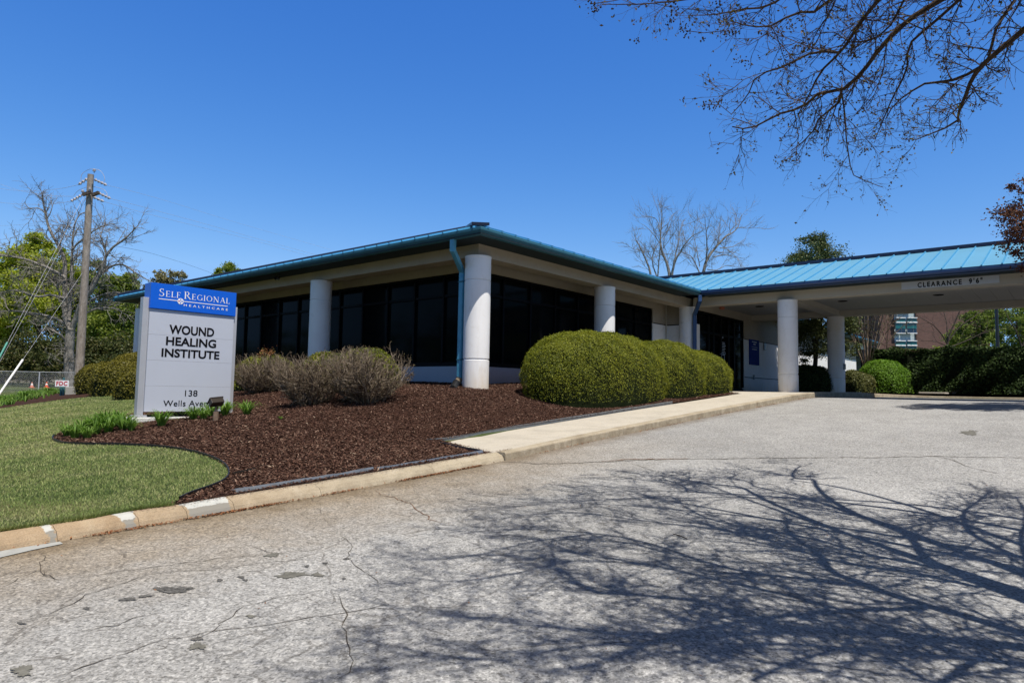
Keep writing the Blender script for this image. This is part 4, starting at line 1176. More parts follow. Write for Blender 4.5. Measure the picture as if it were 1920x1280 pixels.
# clearance plate on the canopy beam
FXp = CX1-OB-.012
pl_ = thing('clearance_sign', (FXp, -7.38, 3.05), 'pale strip on the canopy beam with the clearance height in black letters', 'sign')
mb = MB(); mb.box((FXp, -8.46, 2.955), (FXp+.011, -6.29, 3.15)); mb.build('plate', plain('pale_blue_plate', (.50, .55, .62), .6, .15, var=.03), pl_)
text_mesh('lettering', "CLEARANCE  9'6\"", (FXp-.004, -6.67, 2.985), (0, -1, 0), 1.44, .122, M_text_dark, pl_, 'L', 1.35, .03)
# blue information panel on the entrance wall
ws_ = thing('wall_directory', (15.6, WF-.03, 1.8), 'dark blue notice panel with small white lines on the entrance wall', 'notice panel')
x0_, x1_ = on_plane(1404, 660, 1, WF)[0], on_plane(1422, 660, 1, WF)[0]
zt_ = on_plane(1413, 637, 1, WF)[2]; zb_ = on_plane(1413, 684, 1, WF)[2]
mb = MB(); mb.box((x0_, WF-.035, zb_), (x1_, WF-.004, zt_)); mb.build('panel', plain('navy_panel', (.008, .028, .20), .7, .05), ws_, bevel=.004)
mb = MB(); hgt_ = zt_-zb_; wv = x1_-x0_
for k, (a, b, h_) in enumerate([(.25, .75, .05), (.38, .62, .05), (.2, .8, .012), (.24, .76, .04)]):
    zc_ = zt_-hgt_*(.11, .20, .30, .40)[k]; nb = 1 if k == 2 else 9
    for j in range(nb):
        xa = x0_+wv*(a+(b-a)*j/nb); mb.box((xa, WF-.04, zc_), (xa+wv*(b-a)/nb*(.6 if nb > 1 else 1), WF-.036, zc_+hgt_*h_*.7))
mb.build('lettering', M_signpanel, ws_)

# ------------------------------------------------------------------ metal edging strips
def edging(name, pts, hz, label, zoff=.0, lean=.02):
    P = np.array(pts, float); Q = [P[0]]
    for a, b in zip(P[:-1], P[1:]):
        n = max(1, int(np.linalg.norm(b[:2]-a[:2])/.25))
        for k in range(1, n+1): Q.append(a+(b-a)*k/n)
    Q = np.array(Q); Q[:, 2] += rng.normal(0, .003, len(Q))
    T = np.gradient(Q[:, :2], axis=0); T /= np.linalg.norm(T, axis=1)[:, None]; N = np.stack([-T[:, 1], T[:, 0]], 1)
    V = []
    for q, n in zip(Q, N):
        V += [(q[0], q[1], q[2]-.08), (q[0]+n[0]*lean, q[1]+n[1]*lean, q[2]+hz), (q[0]+n[0]*(lean+.006), q[1]+n[1]*(lean+.006), q[2]+hz), (q[0]+n[0]*.006, q[1]+n[1]*.006, q[2]-.08)]
    k = len(Q); F = [(4*i+j, 4*(i+1)+j, 4*(i+1)+(j+1) % 4, 4*i+(j+1) % 4) for i in range(k-1) for j in range(4)]
    o = link_mesh(name, V, F, M_galv); return tag(o, label, 'edging')
ex = [kerb_x(x, y) for x, y in ((515, 905), (728, 870))]
edging('landscape_edging', [(x, -3.83, float(K(x))-.012) for x in np.linspace(kerb_x(470, 918), kerb_x(730, 875), 12)], .052, 'grey metal edging strip lying along the kerb in front of the mulch', lean=.06)
edging('landscape_edging', [(x, -3.83, float(K(x))-.012) for x in np.linspace(kerb_x(737, 872), -3.85, 8)]+[(-3.50, -2.62, float(K(-3.5))-.01)], .045, 'grey metal edging strip ending at the corner of the walk', lean=.05)
edging('landscape_edging', [(-3.62, -2.42, float(K(-3.5))-.0)]+[(x, -2.49, float(K(x))-.005) for x in np.linspace(-3.3, 4.2, 20)], .065, 'long grey metal edging strip between the mulch and the concrete walk', lean=-.0)
mb = MB()
for px, py, L_ in ((447, 919, .12), (458, 917, .10)):
    q = hit(px, py); mb.obox(q+[0, 0, .01], (L_/2, .005, .004), (0, .035, 0), (0, 0, .006))
tag(mb.build('metal_scrap', M_galv), 'short loose pieces of grey metal edging beside the kerb patch', 'metal scrap')
p = hit(455, 885)
mb = MB(); d_ = (hit(475, 880)-hit(432, 889)); n_ = 22
mb.tube([hit(436, 889)+d_*i/n_+np.array([0, 0, -.012]) for i in range(n_+1)], [.032+.006*(i % 2) for i in range(n_+1)], 12)
tag(mb.build('drain_pipe', M_dark), 'short black corrugated pipe half buried at the lawn edge', 'drain pipe')

# plastic edging along the lawn tip
mb = MB(); V = []; Q = edge_curve[2:52]
T = np.gradient(Q, axis=0); T /= np.linalg.norm(T, axis=1)[:, None]; N = np.stack([T[:, 1], -T[:, 0]], 1)
Z = bed_z(Q[:, 0], Q[:, 1])
for q, n, z in zip(Q, N, Z): V += [(q[0], q[1], z-.06), (q[0], q[1], z+.035), (q[0]+n[0]*.012, q[1]+n[1]*.012, z+.035), (q[0]+n[0]*.012, q[1]+n[1]*.012, z-.06)]
mb.add(V, [(4*i+j, 4*(i+1)+j, 4*(i+1)+(j+1) % 4, 4*i+(j+1) % 4) for i in range(len(Q)-1) for j in range(4)])
tag(mb.build('lawn_edging', M_black), 'thin black plastic edging curving round the tip of the lawn', 'edging')

# ------------------------------------------------------------------ loose stuff: mulch chips, grass blades, litter
def sample_poly(poly, n, w=None):
    P = np.array(poly); lo = P.min(0); hi = P.max(0); out = np.zeros((0, 2))
    while len(out) < n:
        g = rng.uniform(lo, hi, (n*3, 2)); g = g[inside_poly(g, P)]
        if w is not None: g = g[rng.random(len(g)) < w(g)]
        out = np.vstack([out, g])
    return out[:n]
camd = lambda g: np.hypot(g[:, 0]-CAM[0], g[:, 1]-CAM[1])
n = 150000
g = sample_poly(mulch_poly, n, lambda g: np.clip((9/camd(g))**1.6, .05, 1)*(g[:, 1] < 9))
z = bed_z(g[:, 0], g[:, 1])+.006+rng.random(n)*.012
C_ = np.column_stack([g, z]); Nn = rng.normal(0, .45, (n, 3)); Nn[:, 2] = 1
V, F = leaf_quads(C_, Nn, rng.uniform(.010, .028, n), .28)
tag(link_mesh('mulch_chips', V, F, M_chip), kind='stuff')
n2 = 1400; gx_ = rng.uniform(-8.3, -3.4, n2); gy_ = -3.86-np.abs(rng.normal(0, .05, n2)); gy_ = np.maximum(gy_, -4.03)
V2, F2 = leaf_quads(np.column_stack([gx_, gy_, K(gx_)+.006]), np.column_stack([rng.normal(0, .3, (n2, 2)), np.ones(n2)]), rng.uniform(.004, .014, n2), .3)
n3 = 2200; g3 = sample_poly(mulch_poly, n3, lambda g: np.clip((9/camd(g))**1.6, .05, 1)*(g[:, 1] < 9))
V3, F3 = leaf_quads(np.column_stack([g3, bed_z(g3[:, 0], g3[:, 1])+.02]), np.column_stack([rng.normal(0, .4, (n3, 2)), np.ones(n3)]), rng.uniform(.02, .045, n3), .18)
tag(link_mesh('scattered_bark', np.vstack([V2, V3]), np.vstack([F2, F3+len(V2)]), island_mat('mixed_bark', [(.05, .025, .018), (.14, .08, .055), (.28, .19, .14), (.09, .045, .03), (.40, .30, .22)])), kind='stuff')
n = 300000
g = sample_poly(lawn_poly, n, lambda g: np.clip((6/camd(g))**1.5, .04, 1)*(g[:, 0] > -13))
z = bed_z(g[:, 0], g[:, 1])
hgt = rng.uniform(.010, .028, n); a = rng.uniform(0, 2*math.pi, n); ln = rng.normal(0, .012, (n, 2)); wd = rng.uniform(.0018, .0035, n)*np.clip(camd(g)/6, 1, 3)
V = np.empty((n, 3, 3)); dx = np.cos(a)*wd; dy = np.sin(a)*wd
V[:, 0] = np.column_stack([g[:, 0]-dx, g[:, 1]-dy, z-.004]); V[:, 1] = np.column_stack([g[:, 0]+dx, g[:, 1]+dy, z-.004]); V[:, 2] = np.column_stack([g+ln, z+hgt])
n2 = 9000; ex_ = rng.uniform(-12.5, A[0][0], n2); ey_ = -3.84-rng.uniform(0, .03, n2)*(1+.8*np.sin(ex_*7)); ez_ = K(ex_)
hg2 = rng.uniform(.015, .05, n2); a2 = rng.uniform(0, 6.28, n2); V2 = np.empty((n2, 3, 3)); w2 = .003
V2[:, 0] = np.column_stack([ex_-np.cos(a2)*w2, ey_-np.sin(a2)*w2, ez_-.004]); V2[:, 1] = np.column_stack([ex_+np.cos(a2)*w2, ey_+np.sin(a2)*w2, ez_-.004]); V2[:, 2] = np.column_stack([ex_+rng.normal(0, .015, n2), ey_-rng.uniform(0, .035, n2), ez_+hg2])
V = np.concatenate([V, V2]); n = len(V)
tag(link_mesh('grass_blades', V.reshape(-1, 3), np.arange(n*3).reshape(n, 3), M_blade), kind='stuff')
# leaf litter washed into the gutter
n = 5200
xx = np.where(rng.random(n) < .8, rng.uniform(-9.8, -4.2, n), rng.uniform(-4.2, 12, n))
dens = .5+.5*np.sin(xx*2.3)+.4*np.sin(xx*5.9+1); keep = rng.random(n) < np.clip(dens, .05, 1); xx = xx[keep]; n = len(xx)
yy = YK-.008-np.abs(rng.normal(0, .022, n)); zz = road_z(xx, yy)+.006+.012*rng.random(n)
Nn = rng.normal(0, .5, (n, 3)); Nn[:, 2] = 1
V, F = leaf_quads(np.column_stack([xx, yy, zz]), Nn, rng.uniform(.006, .018, n), .4)
n2 = 500; g = np.column_stack([rng.uniform(-9, 10, n2), rng.uniform(-9.5, -4.2, n2)])
V2, F2 = leaf_quads(np.column_stack([g, road_z(g[:, 0], g[:, 1])+.006]), np.column_stack([rng.normal(0, .3, (n2, 2)), np.ones(n2)]), rng.uniform(.004, .012, n2), .4)
tag(link_mesh('leaf_litter', np.vstack([V, V2]), np.vstack([F, F2+len(V)]), M_leaflitter), kind='stuff')
q = road_hit(1262, 1003); q2 = road_hit(1288, 1012)
mb = MB(); mb.tube([q+[0, 0, .012], (q+q2)/2+[.01, .012, .014], q2+[0, 0, .012]], [.004, .006, .004], 5)
tag(mb.build('fallen_twig', M_bark_dark), 'short brown twig lying on the asphalt in the tree shadow', 'twig')

# ------------------------------------------------------------------ plants: clipped mounds
F_hedge = foliage('clipped_holly_leaves', [(.024, .036, .005), (.066, .088, .008), (.135, .158, .010), (.22, .235, .012), (.31, .31, .03)], trans=.15, nscale=1.6)
F_bronze = foliage('bronze_green_leaves', [(.045, .045, .008), (.095, .088, .010), (.145, .13, .014), (.21, .185, .02)], trans=.15, nscale=1.6)
F_olive = foliage('olive_leaves', [(.040, .050, .012), (.080, .090, .020), (.12, .125, .03), (.17, .17, .06)], trans=.15)
F_bright = foliage('bright_green_leaves', [(.045, .10, .010), (.09, .19, .014), (.14, .27, .02), (.20, .34, .04)], trans=.25)
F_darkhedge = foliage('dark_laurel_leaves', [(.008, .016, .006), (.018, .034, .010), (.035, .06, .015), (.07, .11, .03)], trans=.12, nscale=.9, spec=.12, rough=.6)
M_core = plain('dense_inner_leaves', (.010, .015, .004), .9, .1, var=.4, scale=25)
def mound(name, label, cat, c, rx, ry, h, n, leaf, fmat, group=None, rot=0.0, pw=2.5, core=None, side=0.0, rough_=.045, parent_thing=None, zlow=0.0, tilt=0.0):
    """clipped round shrub: dense leaf shell over a dark twiggy body"""
    t = parent_thing or thing(name, c, label, cat, group)
    r_ = np.random.default_rng(abs(hash((round(c[0], 2), round(c[1], 2)))) % 2**32 if False else int(abs(c[0]*131+c[1]*717+n)) % 99991)
    def surf(u, v):      # u angle, v 0..1 from the skirt to the top
        el = v*math.pi/2
        ce = np.cos(el)**(2/pw); se = np.sin(el)**(2/pw)
        cu_, su_ = np.cos(u), np.sin(u)
        x = rx*np.sign(cu_)*np.abs(cu_)**.9*ce*(1-.12*(1-v)**3); y = ry*np.sign(su_)*np.abs(su_)**.9*ce*(1-.12*(1-v)**3)
        z = h*(zlow+(1-zlow)*se)
        return x, y, z
    def place(x, y, z):
        cr, sr = math.cos(rot), math.sin(rot)
        return np.column_stack([c[0]+x*cr-y*sr, c[1]+x*sr+y*cr, c[2]+z+tilt*x])
    # leaves
    u = r_.uniform(0, 2*math.pi, n); v = r_.random(n)**.8
    x, y, z = surf(u, v)
    P = place(x, y, z)
    e = 1e-2
    x1, y1, z1 = surf(u+e, v); x2, y2, z2 = surf(u, np.minimum(v+e, .999))
    A_ = place(x1, y1, z1)-P; B_ = place(x2, y2, z2)-P
    Nn = np.cross(A_, B_); Nn /= np.linalg.norm(Nn, axis=1)[:, None]+1e-9
    cc = np.array(c)+[0, 0, h*.4]; sgn = np.sign(((P-cc)*Nn).sum(1)); Nn *= sgn[:, None]
    lump = (np.sin(P[:, 0]*7.1+1)*np.sin(P[:, 1]*6.3)*np.sin(P[:, 2]*8.7+2))*rough_
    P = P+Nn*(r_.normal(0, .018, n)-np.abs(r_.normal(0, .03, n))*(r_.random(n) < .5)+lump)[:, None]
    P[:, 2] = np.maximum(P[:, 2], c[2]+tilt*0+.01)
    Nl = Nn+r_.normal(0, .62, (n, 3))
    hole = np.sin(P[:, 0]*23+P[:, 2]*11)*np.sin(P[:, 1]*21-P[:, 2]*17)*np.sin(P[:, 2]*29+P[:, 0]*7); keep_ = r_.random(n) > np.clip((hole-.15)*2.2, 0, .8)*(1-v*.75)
    stray = r_.random(n) < .012; P[stray] += Nn[stray]*r_.uniform(.01, .05, stray.sum())[:, None]; P = P[keep_]; Nl = Nl[keep_]; n = len(P)
    V, F = leaf_quads(P, Nl, r_.uniform(leaf*.6, leaf*1.25, n), .5, rs=r_)
    link_mesh('foliage', V, F, fmat, t)
    # inner body
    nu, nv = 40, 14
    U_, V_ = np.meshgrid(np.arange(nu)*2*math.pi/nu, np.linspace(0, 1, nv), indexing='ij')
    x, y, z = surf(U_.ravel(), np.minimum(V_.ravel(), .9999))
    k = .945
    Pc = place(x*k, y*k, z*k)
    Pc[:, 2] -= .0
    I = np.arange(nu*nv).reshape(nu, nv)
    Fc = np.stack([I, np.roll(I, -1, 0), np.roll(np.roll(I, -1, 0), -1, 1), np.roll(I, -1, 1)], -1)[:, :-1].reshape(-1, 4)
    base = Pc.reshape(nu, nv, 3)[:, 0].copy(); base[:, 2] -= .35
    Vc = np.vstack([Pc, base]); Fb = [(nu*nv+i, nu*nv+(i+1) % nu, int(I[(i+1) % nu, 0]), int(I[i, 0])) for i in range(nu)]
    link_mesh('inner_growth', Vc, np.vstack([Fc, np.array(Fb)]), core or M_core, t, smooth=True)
    return t
gz = lambda x, y: float(bed_z(x, y))
HG = 'clipped green shrubs along the clinic wall'
mound('clipped_shrub', 'largest clipped green mound, in front of the window wall between corner column and walk', 'shrub', (2.82, -1.36, gz(2.6, -1.4)-.12), 2.80, 1.14, 1.58, 180000, .0145, F_hedge, HG, pw=2.7)
mound('clipped_shrub', 'middle clipped green mound touching the largest one beside the walk', 'shrub', (5.75, -1.40, gz(5.75, -1.4)-.1), 1.75, 1.06, 1.46, 85000, .0145, F_hedge, HG, pw=2.5)
mound('clipped_shrub', 'clipped green mound nearest the entrance and the navy downspout', 'shrub', (7.60, -1.42, gz(7.5, -1.4)-.06), 1.72, 1.02, 1.22, 80000, .0145, F_hedge, HG, pw=2.4)
# bronze mounds by the left end of the building
LG = 'bronze clipped mounds at the left corner of the clinic'
for (px, py, d, rx, ry, h, lab) in [(222, 737, 19.6, .95, 1.0, 1.02, 'wide bronze clipped mound in the middle of three left of the sign'), (183, 735, 21.8, .85, 1.0, .98, 'outermost bronze clipped mound of three, beside the concrete block'), (258, 738, 17.6, .72, .8, .88, 'darker bronze clipped mound nearest the sign post')]:
    q = at(px, py, d); mound('clipped_shrub', lab, 'shrub', (q[0]+.3, q[1]+.5, gz(q[0], q[1])-.08), rx, ry, h+.05, 16000, .026, F_bronze, LG)
q = at(252, 735, 22.0); mound('clipped_shrub', 'tallest bronze green mound behind the three beside the clinic end', 'shrub', (q[0]+.2, q[1]+.6, gz(q[0], q[1])-.05), .9, .9, 1.25, 14000, .028, F_bronze, LG)
# green mounds behind the twiggy bushes
WG = 'green mounds under the dark window wall'
for (px, d, top, r, lab) in [(690, 14.2, 656, .72, 'small green mound showing above the widest twiggy bush'), (500, 17.2, 670, .9, 'green mound low behind the left twiggy bush'), (620, 15.4, 664, .8, 'green mound between twiggy bushes and the second column')]:
    q = at(px, 700, d); z = gz(q[0], q[1]); zt = at(px, top, d)[2]
    mound('clipped_shrub', lab, 'shrub', (q[0], q[1], z-.05), r, r*.9, zt-z+.05, 15000, .024, F_hedge, WG)
# entrance bed: dark mound, row of olive mounds, bright mound
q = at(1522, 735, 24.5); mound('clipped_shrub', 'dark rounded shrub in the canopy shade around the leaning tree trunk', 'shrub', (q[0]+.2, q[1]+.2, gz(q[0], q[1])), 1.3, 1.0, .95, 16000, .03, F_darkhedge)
for (px, d, top, lab) in [(1604, 25.4, 695, 'first olive clipped shrub right beside the far canopy column'), (1616, 26.0, 699, 'second olive clipped shrub along the entrance kerb from the column'), (1627, 26.7, 702, 'third olive clipped shrub along the entrance kerb from the column'), (1638, 27.3, 704, 'last olive clipped shrub of the row, next to the bright green one')]:
    q = at(px, 738, d); zt = at(px, top, d)[2]; mound('clipped_shrub', lab, 'shrub', (q[0]-.0, q[1]+.1, .12), .46, .46, zt-.12, 9000, .03, F_olive, 'row of small olive shrubs')
q = at(1655, 738, 26.8); mound('clipped_shrub', 'bright green round shrub at the foot of the tall hedge', 'shrub', (q[0]+.6, q[1]+.1, .1), 1.18, .98, 1.42, 30000, .032, F_bright, pw=2.6)
q = at(1688, 738, 26.6); mound('clipped_shrub', 'narrow bright green shrub just right of the round one', 'shrub', (q[0]+.5, q[1]+.1, .1), .5, .5, 1.15, 7000, .032, F_bright)

# tall hedge behind the drive
def long_hedge(label, x0, x1, y0, y1, zt, n, leaf, fmat):
    t = thing('tall_hedge', ((x0+x1)/2, (y0+y1)/2, .15), label, 'hedge')
    r_ = np.random.default_rng(5)
    f = r_.random(n); yy = y0+(y1-y0)*r_.random(n)
    # faces: front (x0), top, ends
    kind = r_.random(n)
    xx = np.where(kind < .6, x0+np.abs(r_.normal(0, .10, n)), x0+(x1-x0)*r_.random(n))
    zz = np.where(kind < .6, .2+(zt-.2)*r_.random(n)**.8, zt-np.abs(r_.normal(0, .09, n)))
    endm = kind > .93; yy = np.where(endm, y1-np.abs(r_.normal(0, .1, n)), yy); zz = np.where(endm, .2+(zt-.2)*r_.random(n), zz)
    lump = .16*np.sin(yy*1.9+.5)+.12*np.sin(yy*4.3+zz*2.2)+.10*np.sin(zz*5.1+yy*2.7)+.07*np.sin(yy*9+zz*7)
    xx = np.where(kind < .6, xx+lump*.9, xx); zz = zz+np.where(kind >= .6, .05*np.sin(yy*2.7)+.05*np.sin(yy*7.1)+.05*np.sin(xx*6), 0)
    P = np.column_stack([xx, yy, zz]); Nn = np.where((kind < .6)[:, None], np.array([-1, 0, .45]), np.array([0, 0, 1.0]))+r_.normal(0, .7, (n, 3))
    V, F = leaf_quads(P, Nn, r_.uniform(leaf*.6, leaf*1.3, n), .5, rs=r_)
    link_mesh('foliage', V, F, fmat, t)
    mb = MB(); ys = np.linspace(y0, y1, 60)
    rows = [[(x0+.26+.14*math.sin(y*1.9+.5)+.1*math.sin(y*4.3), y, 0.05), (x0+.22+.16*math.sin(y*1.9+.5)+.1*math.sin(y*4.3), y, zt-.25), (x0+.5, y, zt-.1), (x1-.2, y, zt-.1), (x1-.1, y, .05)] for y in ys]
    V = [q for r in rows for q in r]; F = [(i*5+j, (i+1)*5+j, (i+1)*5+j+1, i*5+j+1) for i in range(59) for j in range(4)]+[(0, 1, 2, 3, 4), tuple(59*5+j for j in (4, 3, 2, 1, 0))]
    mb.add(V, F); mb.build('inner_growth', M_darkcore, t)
M_darkcore = plain('dark_inner_growth', (.010, .014, .006), .9, .1, var=.4, scale=12)
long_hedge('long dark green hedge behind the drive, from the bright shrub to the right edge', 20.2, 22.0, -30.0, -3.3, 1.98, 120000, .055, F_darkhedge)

# ------------------------------------------------------------------ twiggy bushes
M_winter = island_mat('winter_twigs', [(.055, .038, .026), (.12, .088, .062), (.25, .20, .145), (.085, .062, .042), (.18, .14, .10), (.34, .28, .21)])
F_twigleaf = foliage('sparse_bronze_leaves', [(.06, .035, .02), (.11, .06, .03), (.10, .09, .03), (.16, .14, .05)], trans=.2)
def twig_bush(label, base, rx, ry, h, seed, stems=60):
    t = thing('bare_bush', base, label, 'bush', 'bare twiggy bushes in the mulch')
    r_ = np.random.default_rng(seed); mb = MB(); tips = []
    def grow(p, d, L, r, lvl):
        k = 5; pts = [p]; q = p.copy()
        cut = False
        for i in range(k):
            d = d+r_.normal(0, .15, 3); d /= np.linalg.norm(d); q = q+d*L/k
            zz = (q[2]-base[2])/h; rr = math.sqrt(((q[0]-base[0])/rx)**2+((q[1]-base[1])/ry)**2)
            if len(pts) > 1 and (zz > 1-.22*min(rr, 1.2)**3+.03*r_.normal() or rr > min(1.0, .35+1.4*zz)+.04*r_.normal()): cut = True; break
            pts.append(q.copy())
        if len(pts) < 2: return
        k = len(pts)-1
        mb.tube(pts, np.linspace(r, r*.6, k+1), 4 if lvl < 2 else 3, cap=False)
        if cut: tips.append(pts[-1])
        if lvl < 3:
            for _ in range(5 if lvl < 2 else 4):
                i = r_.integers(1, k+1); dd = d*.7+r_.normal(0, .55, 3)+np.array([0, 0, .35]); dd /= np.linalg.norm(dd)
                grow(pts[i], dd, L*(.74 if lvl < 2 else .6), r*.64, lvl+1)
        else: tips.append(pts[-1])
    for s_ in range(stems):
        a = r_.uniform(0, 2*math.pi); rr = math.sqrt(r_.random())
        d = np.array([math.cos(a)*rr*rx/h*1.5, math.sin(a)*rr*ry/h*1.5, .8]); d /= np.linalg.norm(d)
        p = np.array(base)+[math.cos(a)*rr*.16, math.sin(a)*rr*.16, -.03]
        grow(p, d, h*.60, .011, 1 if s_ > 14 else 0)
    mb.build('twigs', M_winter, t)
    T_ = np.array(tips); T_ = T_[r_.random(len(T_)) < .55]
    V, F = leaf_quads(T_, r_.normal(0, 1, T_.shape), r_.uniform(.008, .018, len(T_)), .5, rs=r_)
    link_mesh('leaves', V, F, F_twigleaf, t)
for (px, py, d, rx, ry, h, sd_, lab) in [(580, 760, 11.6, .78, .70, .98, 3, 'bare twiggy bush with pale stems in the middle of the three'), (690, 757, 12.3, .86, .78, 1.0, 4, 'widest bare twiggy bush, nearest the corner column'), (487, 737, 14.3, .82, .70, .92, 5, 'bare twiggy bush just right of the sign')]:
    q = hit(px, py); twig_bush(lab, np.array([q[0]+.1, q[1]+.15, gz(q[0]+.1, q[1]+.15)]), rx, ry, h, sd_)
# bits of nandina above the left bush
q = at(498, 700, 15.6); z = gz(q[0], q[1]); t = thing('nandina_sprig', (q[0], q[1], z), 'thin sprig with reddish leaves poking above the left bare bush', 'plant')
mb = MB(); tops = []
for k in range(5):
    a = k*1.26; tp = np.array([q[0]+.13*math.cos(a), q[1]+.13*math.sin(a), at(498, 658+3*(k % 3), 15.6)[2]]); tops.append(tp); mb.tube([[q[0], q[1], z], (np.array([q[0], q[1], z])+tp)/2+[.02, 0, 0], tp], .006, 4)
mb.build('stem', M_bark_dark, t)
C_ = np.vstack([tp+rng.normal(0, .05, (28, 3)) for tp in tops]); V, F = leaf_quads(C_, rng.normal(0, 1, C_.shape), .028, .45)
link_mesh('leaves', V, F, foliage('reddish_leaves', [(.20, .06, .03), (.28, .13, .05), (.25, .24, .07)], trans=.3), t)

# ------------------------------------------------------------------ lily and liriope clumps
F_lily = foliage('daylily_blades', [(.05, .12, .02), (.10, .20, .03), (.17, .30, .05), (.26, .36, .10)], trans=.35, nscale=6)
def clump_mesh(n, L, seed, wdt=.009):
    r_ = np.random.default_rng(seed); V = []; F = []
    for i in range(n):
        a = r_.uniform(0, 2*math.pi); out = r_.uniform(.25, 1.0); l = L*r_.uniform(.6, 1.1); k = 5
        d = np.array([math.cos(a), math.sin(a)]); s_ = np.array([-d[1], d[0]]); b = r_.uniform(0, .05, 1)*d
        base_i = len(V)
        for j in range(k+1):
            t = j/k; rr = out*l*(t**1.15)*.95; zz = l*(math.sin(min(t*2.5*(.5+.5*out), math.pi*.93))*.66)*(1.15-.30*out); ww = wdt*(1-t**2.2)+.0008
            V += [(b[0]+d[0]*rr+s_[0]*ww, b[1]+d[1]*rr+s_[1]*ww, zz-.01), (b[0]+d[0]*rr-s_[0]*ww, b[1]+d[1]*rr-s_[1]*ww, zz-.01)]
        F += [(base_i+2*j, base_i+2*j+1, base_i+2*j+3, base_i+2*j+2) for j in range(k)]
    return V, F
protos = []
for s_ in range(3):
    V, F = clump_mesh(80, .40, 20+s_)
    o = link_mesh('lily_clump', V, F, F_lily); protos.append(o)
lily_spots = [
 (125, 818, .7, 'small clump at the tip of the mulch bed'), (140, 822, .8, 'clump just right of the mulch bed tip, low and dark'), (155, 815, .95, 'clump behind the bed tip, third from its point'), (172, 806, .9, 'clump close to the lawn behind the bed, left half of the row'), (180, 814, 1.0, 'broad clump in the middle of the row left of the plinth'),
 (196, 803, 1.05, 'tallest clump of the dense row left of the plinth'), (203, 811, .95, 'front clump of the dense row left of the plinth'), (217, 800, 1.0, 'clump in the dense row, a step left of the plinth corner'), (232, 805, .95, 'clump touching the left corner of the white plinth'), (246, 808, .7, 'low clump in front of the plinth corner'), (188, 799, .8, 'clump at the back of the dense row beside the lawn'), (163, 822, .7, 'low clump at the front edge of the row near the black edging'),
 (302, 799, .95, 'single clump in front of the sign plinth, left half'), (362, 787, .85, 'clump under the street name on the sign'), (382, 786, .8, 'clump left of the floodlight stake'), (397, 781, .95, 'clump directly behind the floodlight'), (422, 780, 1.0, 'tall clump right of the floodlight at the sign post'), (462, 777, .9, 'lone clump in the mulch right of the sign'), (526, 787, .22, 'tiny green sprout alone in the mulch')]
used = set()
for i, (px, py, s_, lab) in enumerate(lily_spots):
    q = hit(px, py); k = i % 3
    if k not in used:
        o = protos[k]; used.add(k); o.location = q; o.rotation_euler = (0, 0, i*1.3); o.scale = (s_,)*3; tag(o, 'green strap-leaved '+lab, 'plant', 'green strap-leaved clumps around the sign')
    else:
        c = copy_tree(protos[k], q, 'green strap-leaved '+lab, i*1.3, s_, 'green strap-leaved clumps around the sign')
# row of clumps along the far strip
V, F = clump_mesh(80, .36, 31, .011); o = link_mesh('border_lily', V, F, F_lily)
FS = smooth_closed([(-25, 764), (0, 756), (25, 751), (50, 746), (75, 738), (95, 739), (115, 733)], 3)
fs_labels = ['clump at the far left edge, lowest of the border row', 'clump a step in from the left edge in the border row', 'clump in the left third of the border row', 'clump in the border row below the white guy guard', 'clump in the border row below the left cone', 'tallest clump of the border row, under the fence post', 'clump in the border row between fence post and right cone', 'clump in the border row below the right cone', 'clump near the right end of the border row', 'last clump of the border row, beside the red lettered sign']
m_ = 10
for k in range(m_):
    f = k*(len(FS)-1)/(m_-1); i0 = int(f); q_ = FS[i0] if i0 >= len(FS)-1 else FS[i0]+(FS[i0+1]-FS[i0])*(f-i0)
    q = hit(q_[0], q_[1]); sc = 1.0+.5*((k*37) % 10)/10
    if k == 0: o.location = q; o.scale = (sc,)*3; tag(o, 'green strap-leaved '+fs_labels[0], 'plant', 'strap-leaved clumps along the far lawn border')
    else: copy_tree(o, q, 'green strap-leaved '+fs_labels[k], k*2.1, sc, 'strap-leaved clumps along the far lawn border')
q0 = [hit(a, b) for a, b in FS]
n = 260; C0 = np.array([q0[rng.integers(0, len(q0))]+np.append(rng.normal(0, .35, 2), 0) for _ in range(n)])
allV = []; allF = []; kk = 0
for c in C0:
    V, F = clump_mesh(9, .3, int(rng.integers(1e6)), .012); V = np.array(V)+[c[0], c[1], gz(c[0], c[1])]; allV.append(V); allF += [[i+kk for i in f] for f in F]; kk += len(V)
tag(link_mesh('border_undergrowth', np.vstack(allV), allF, F_lily), kind='stuff')

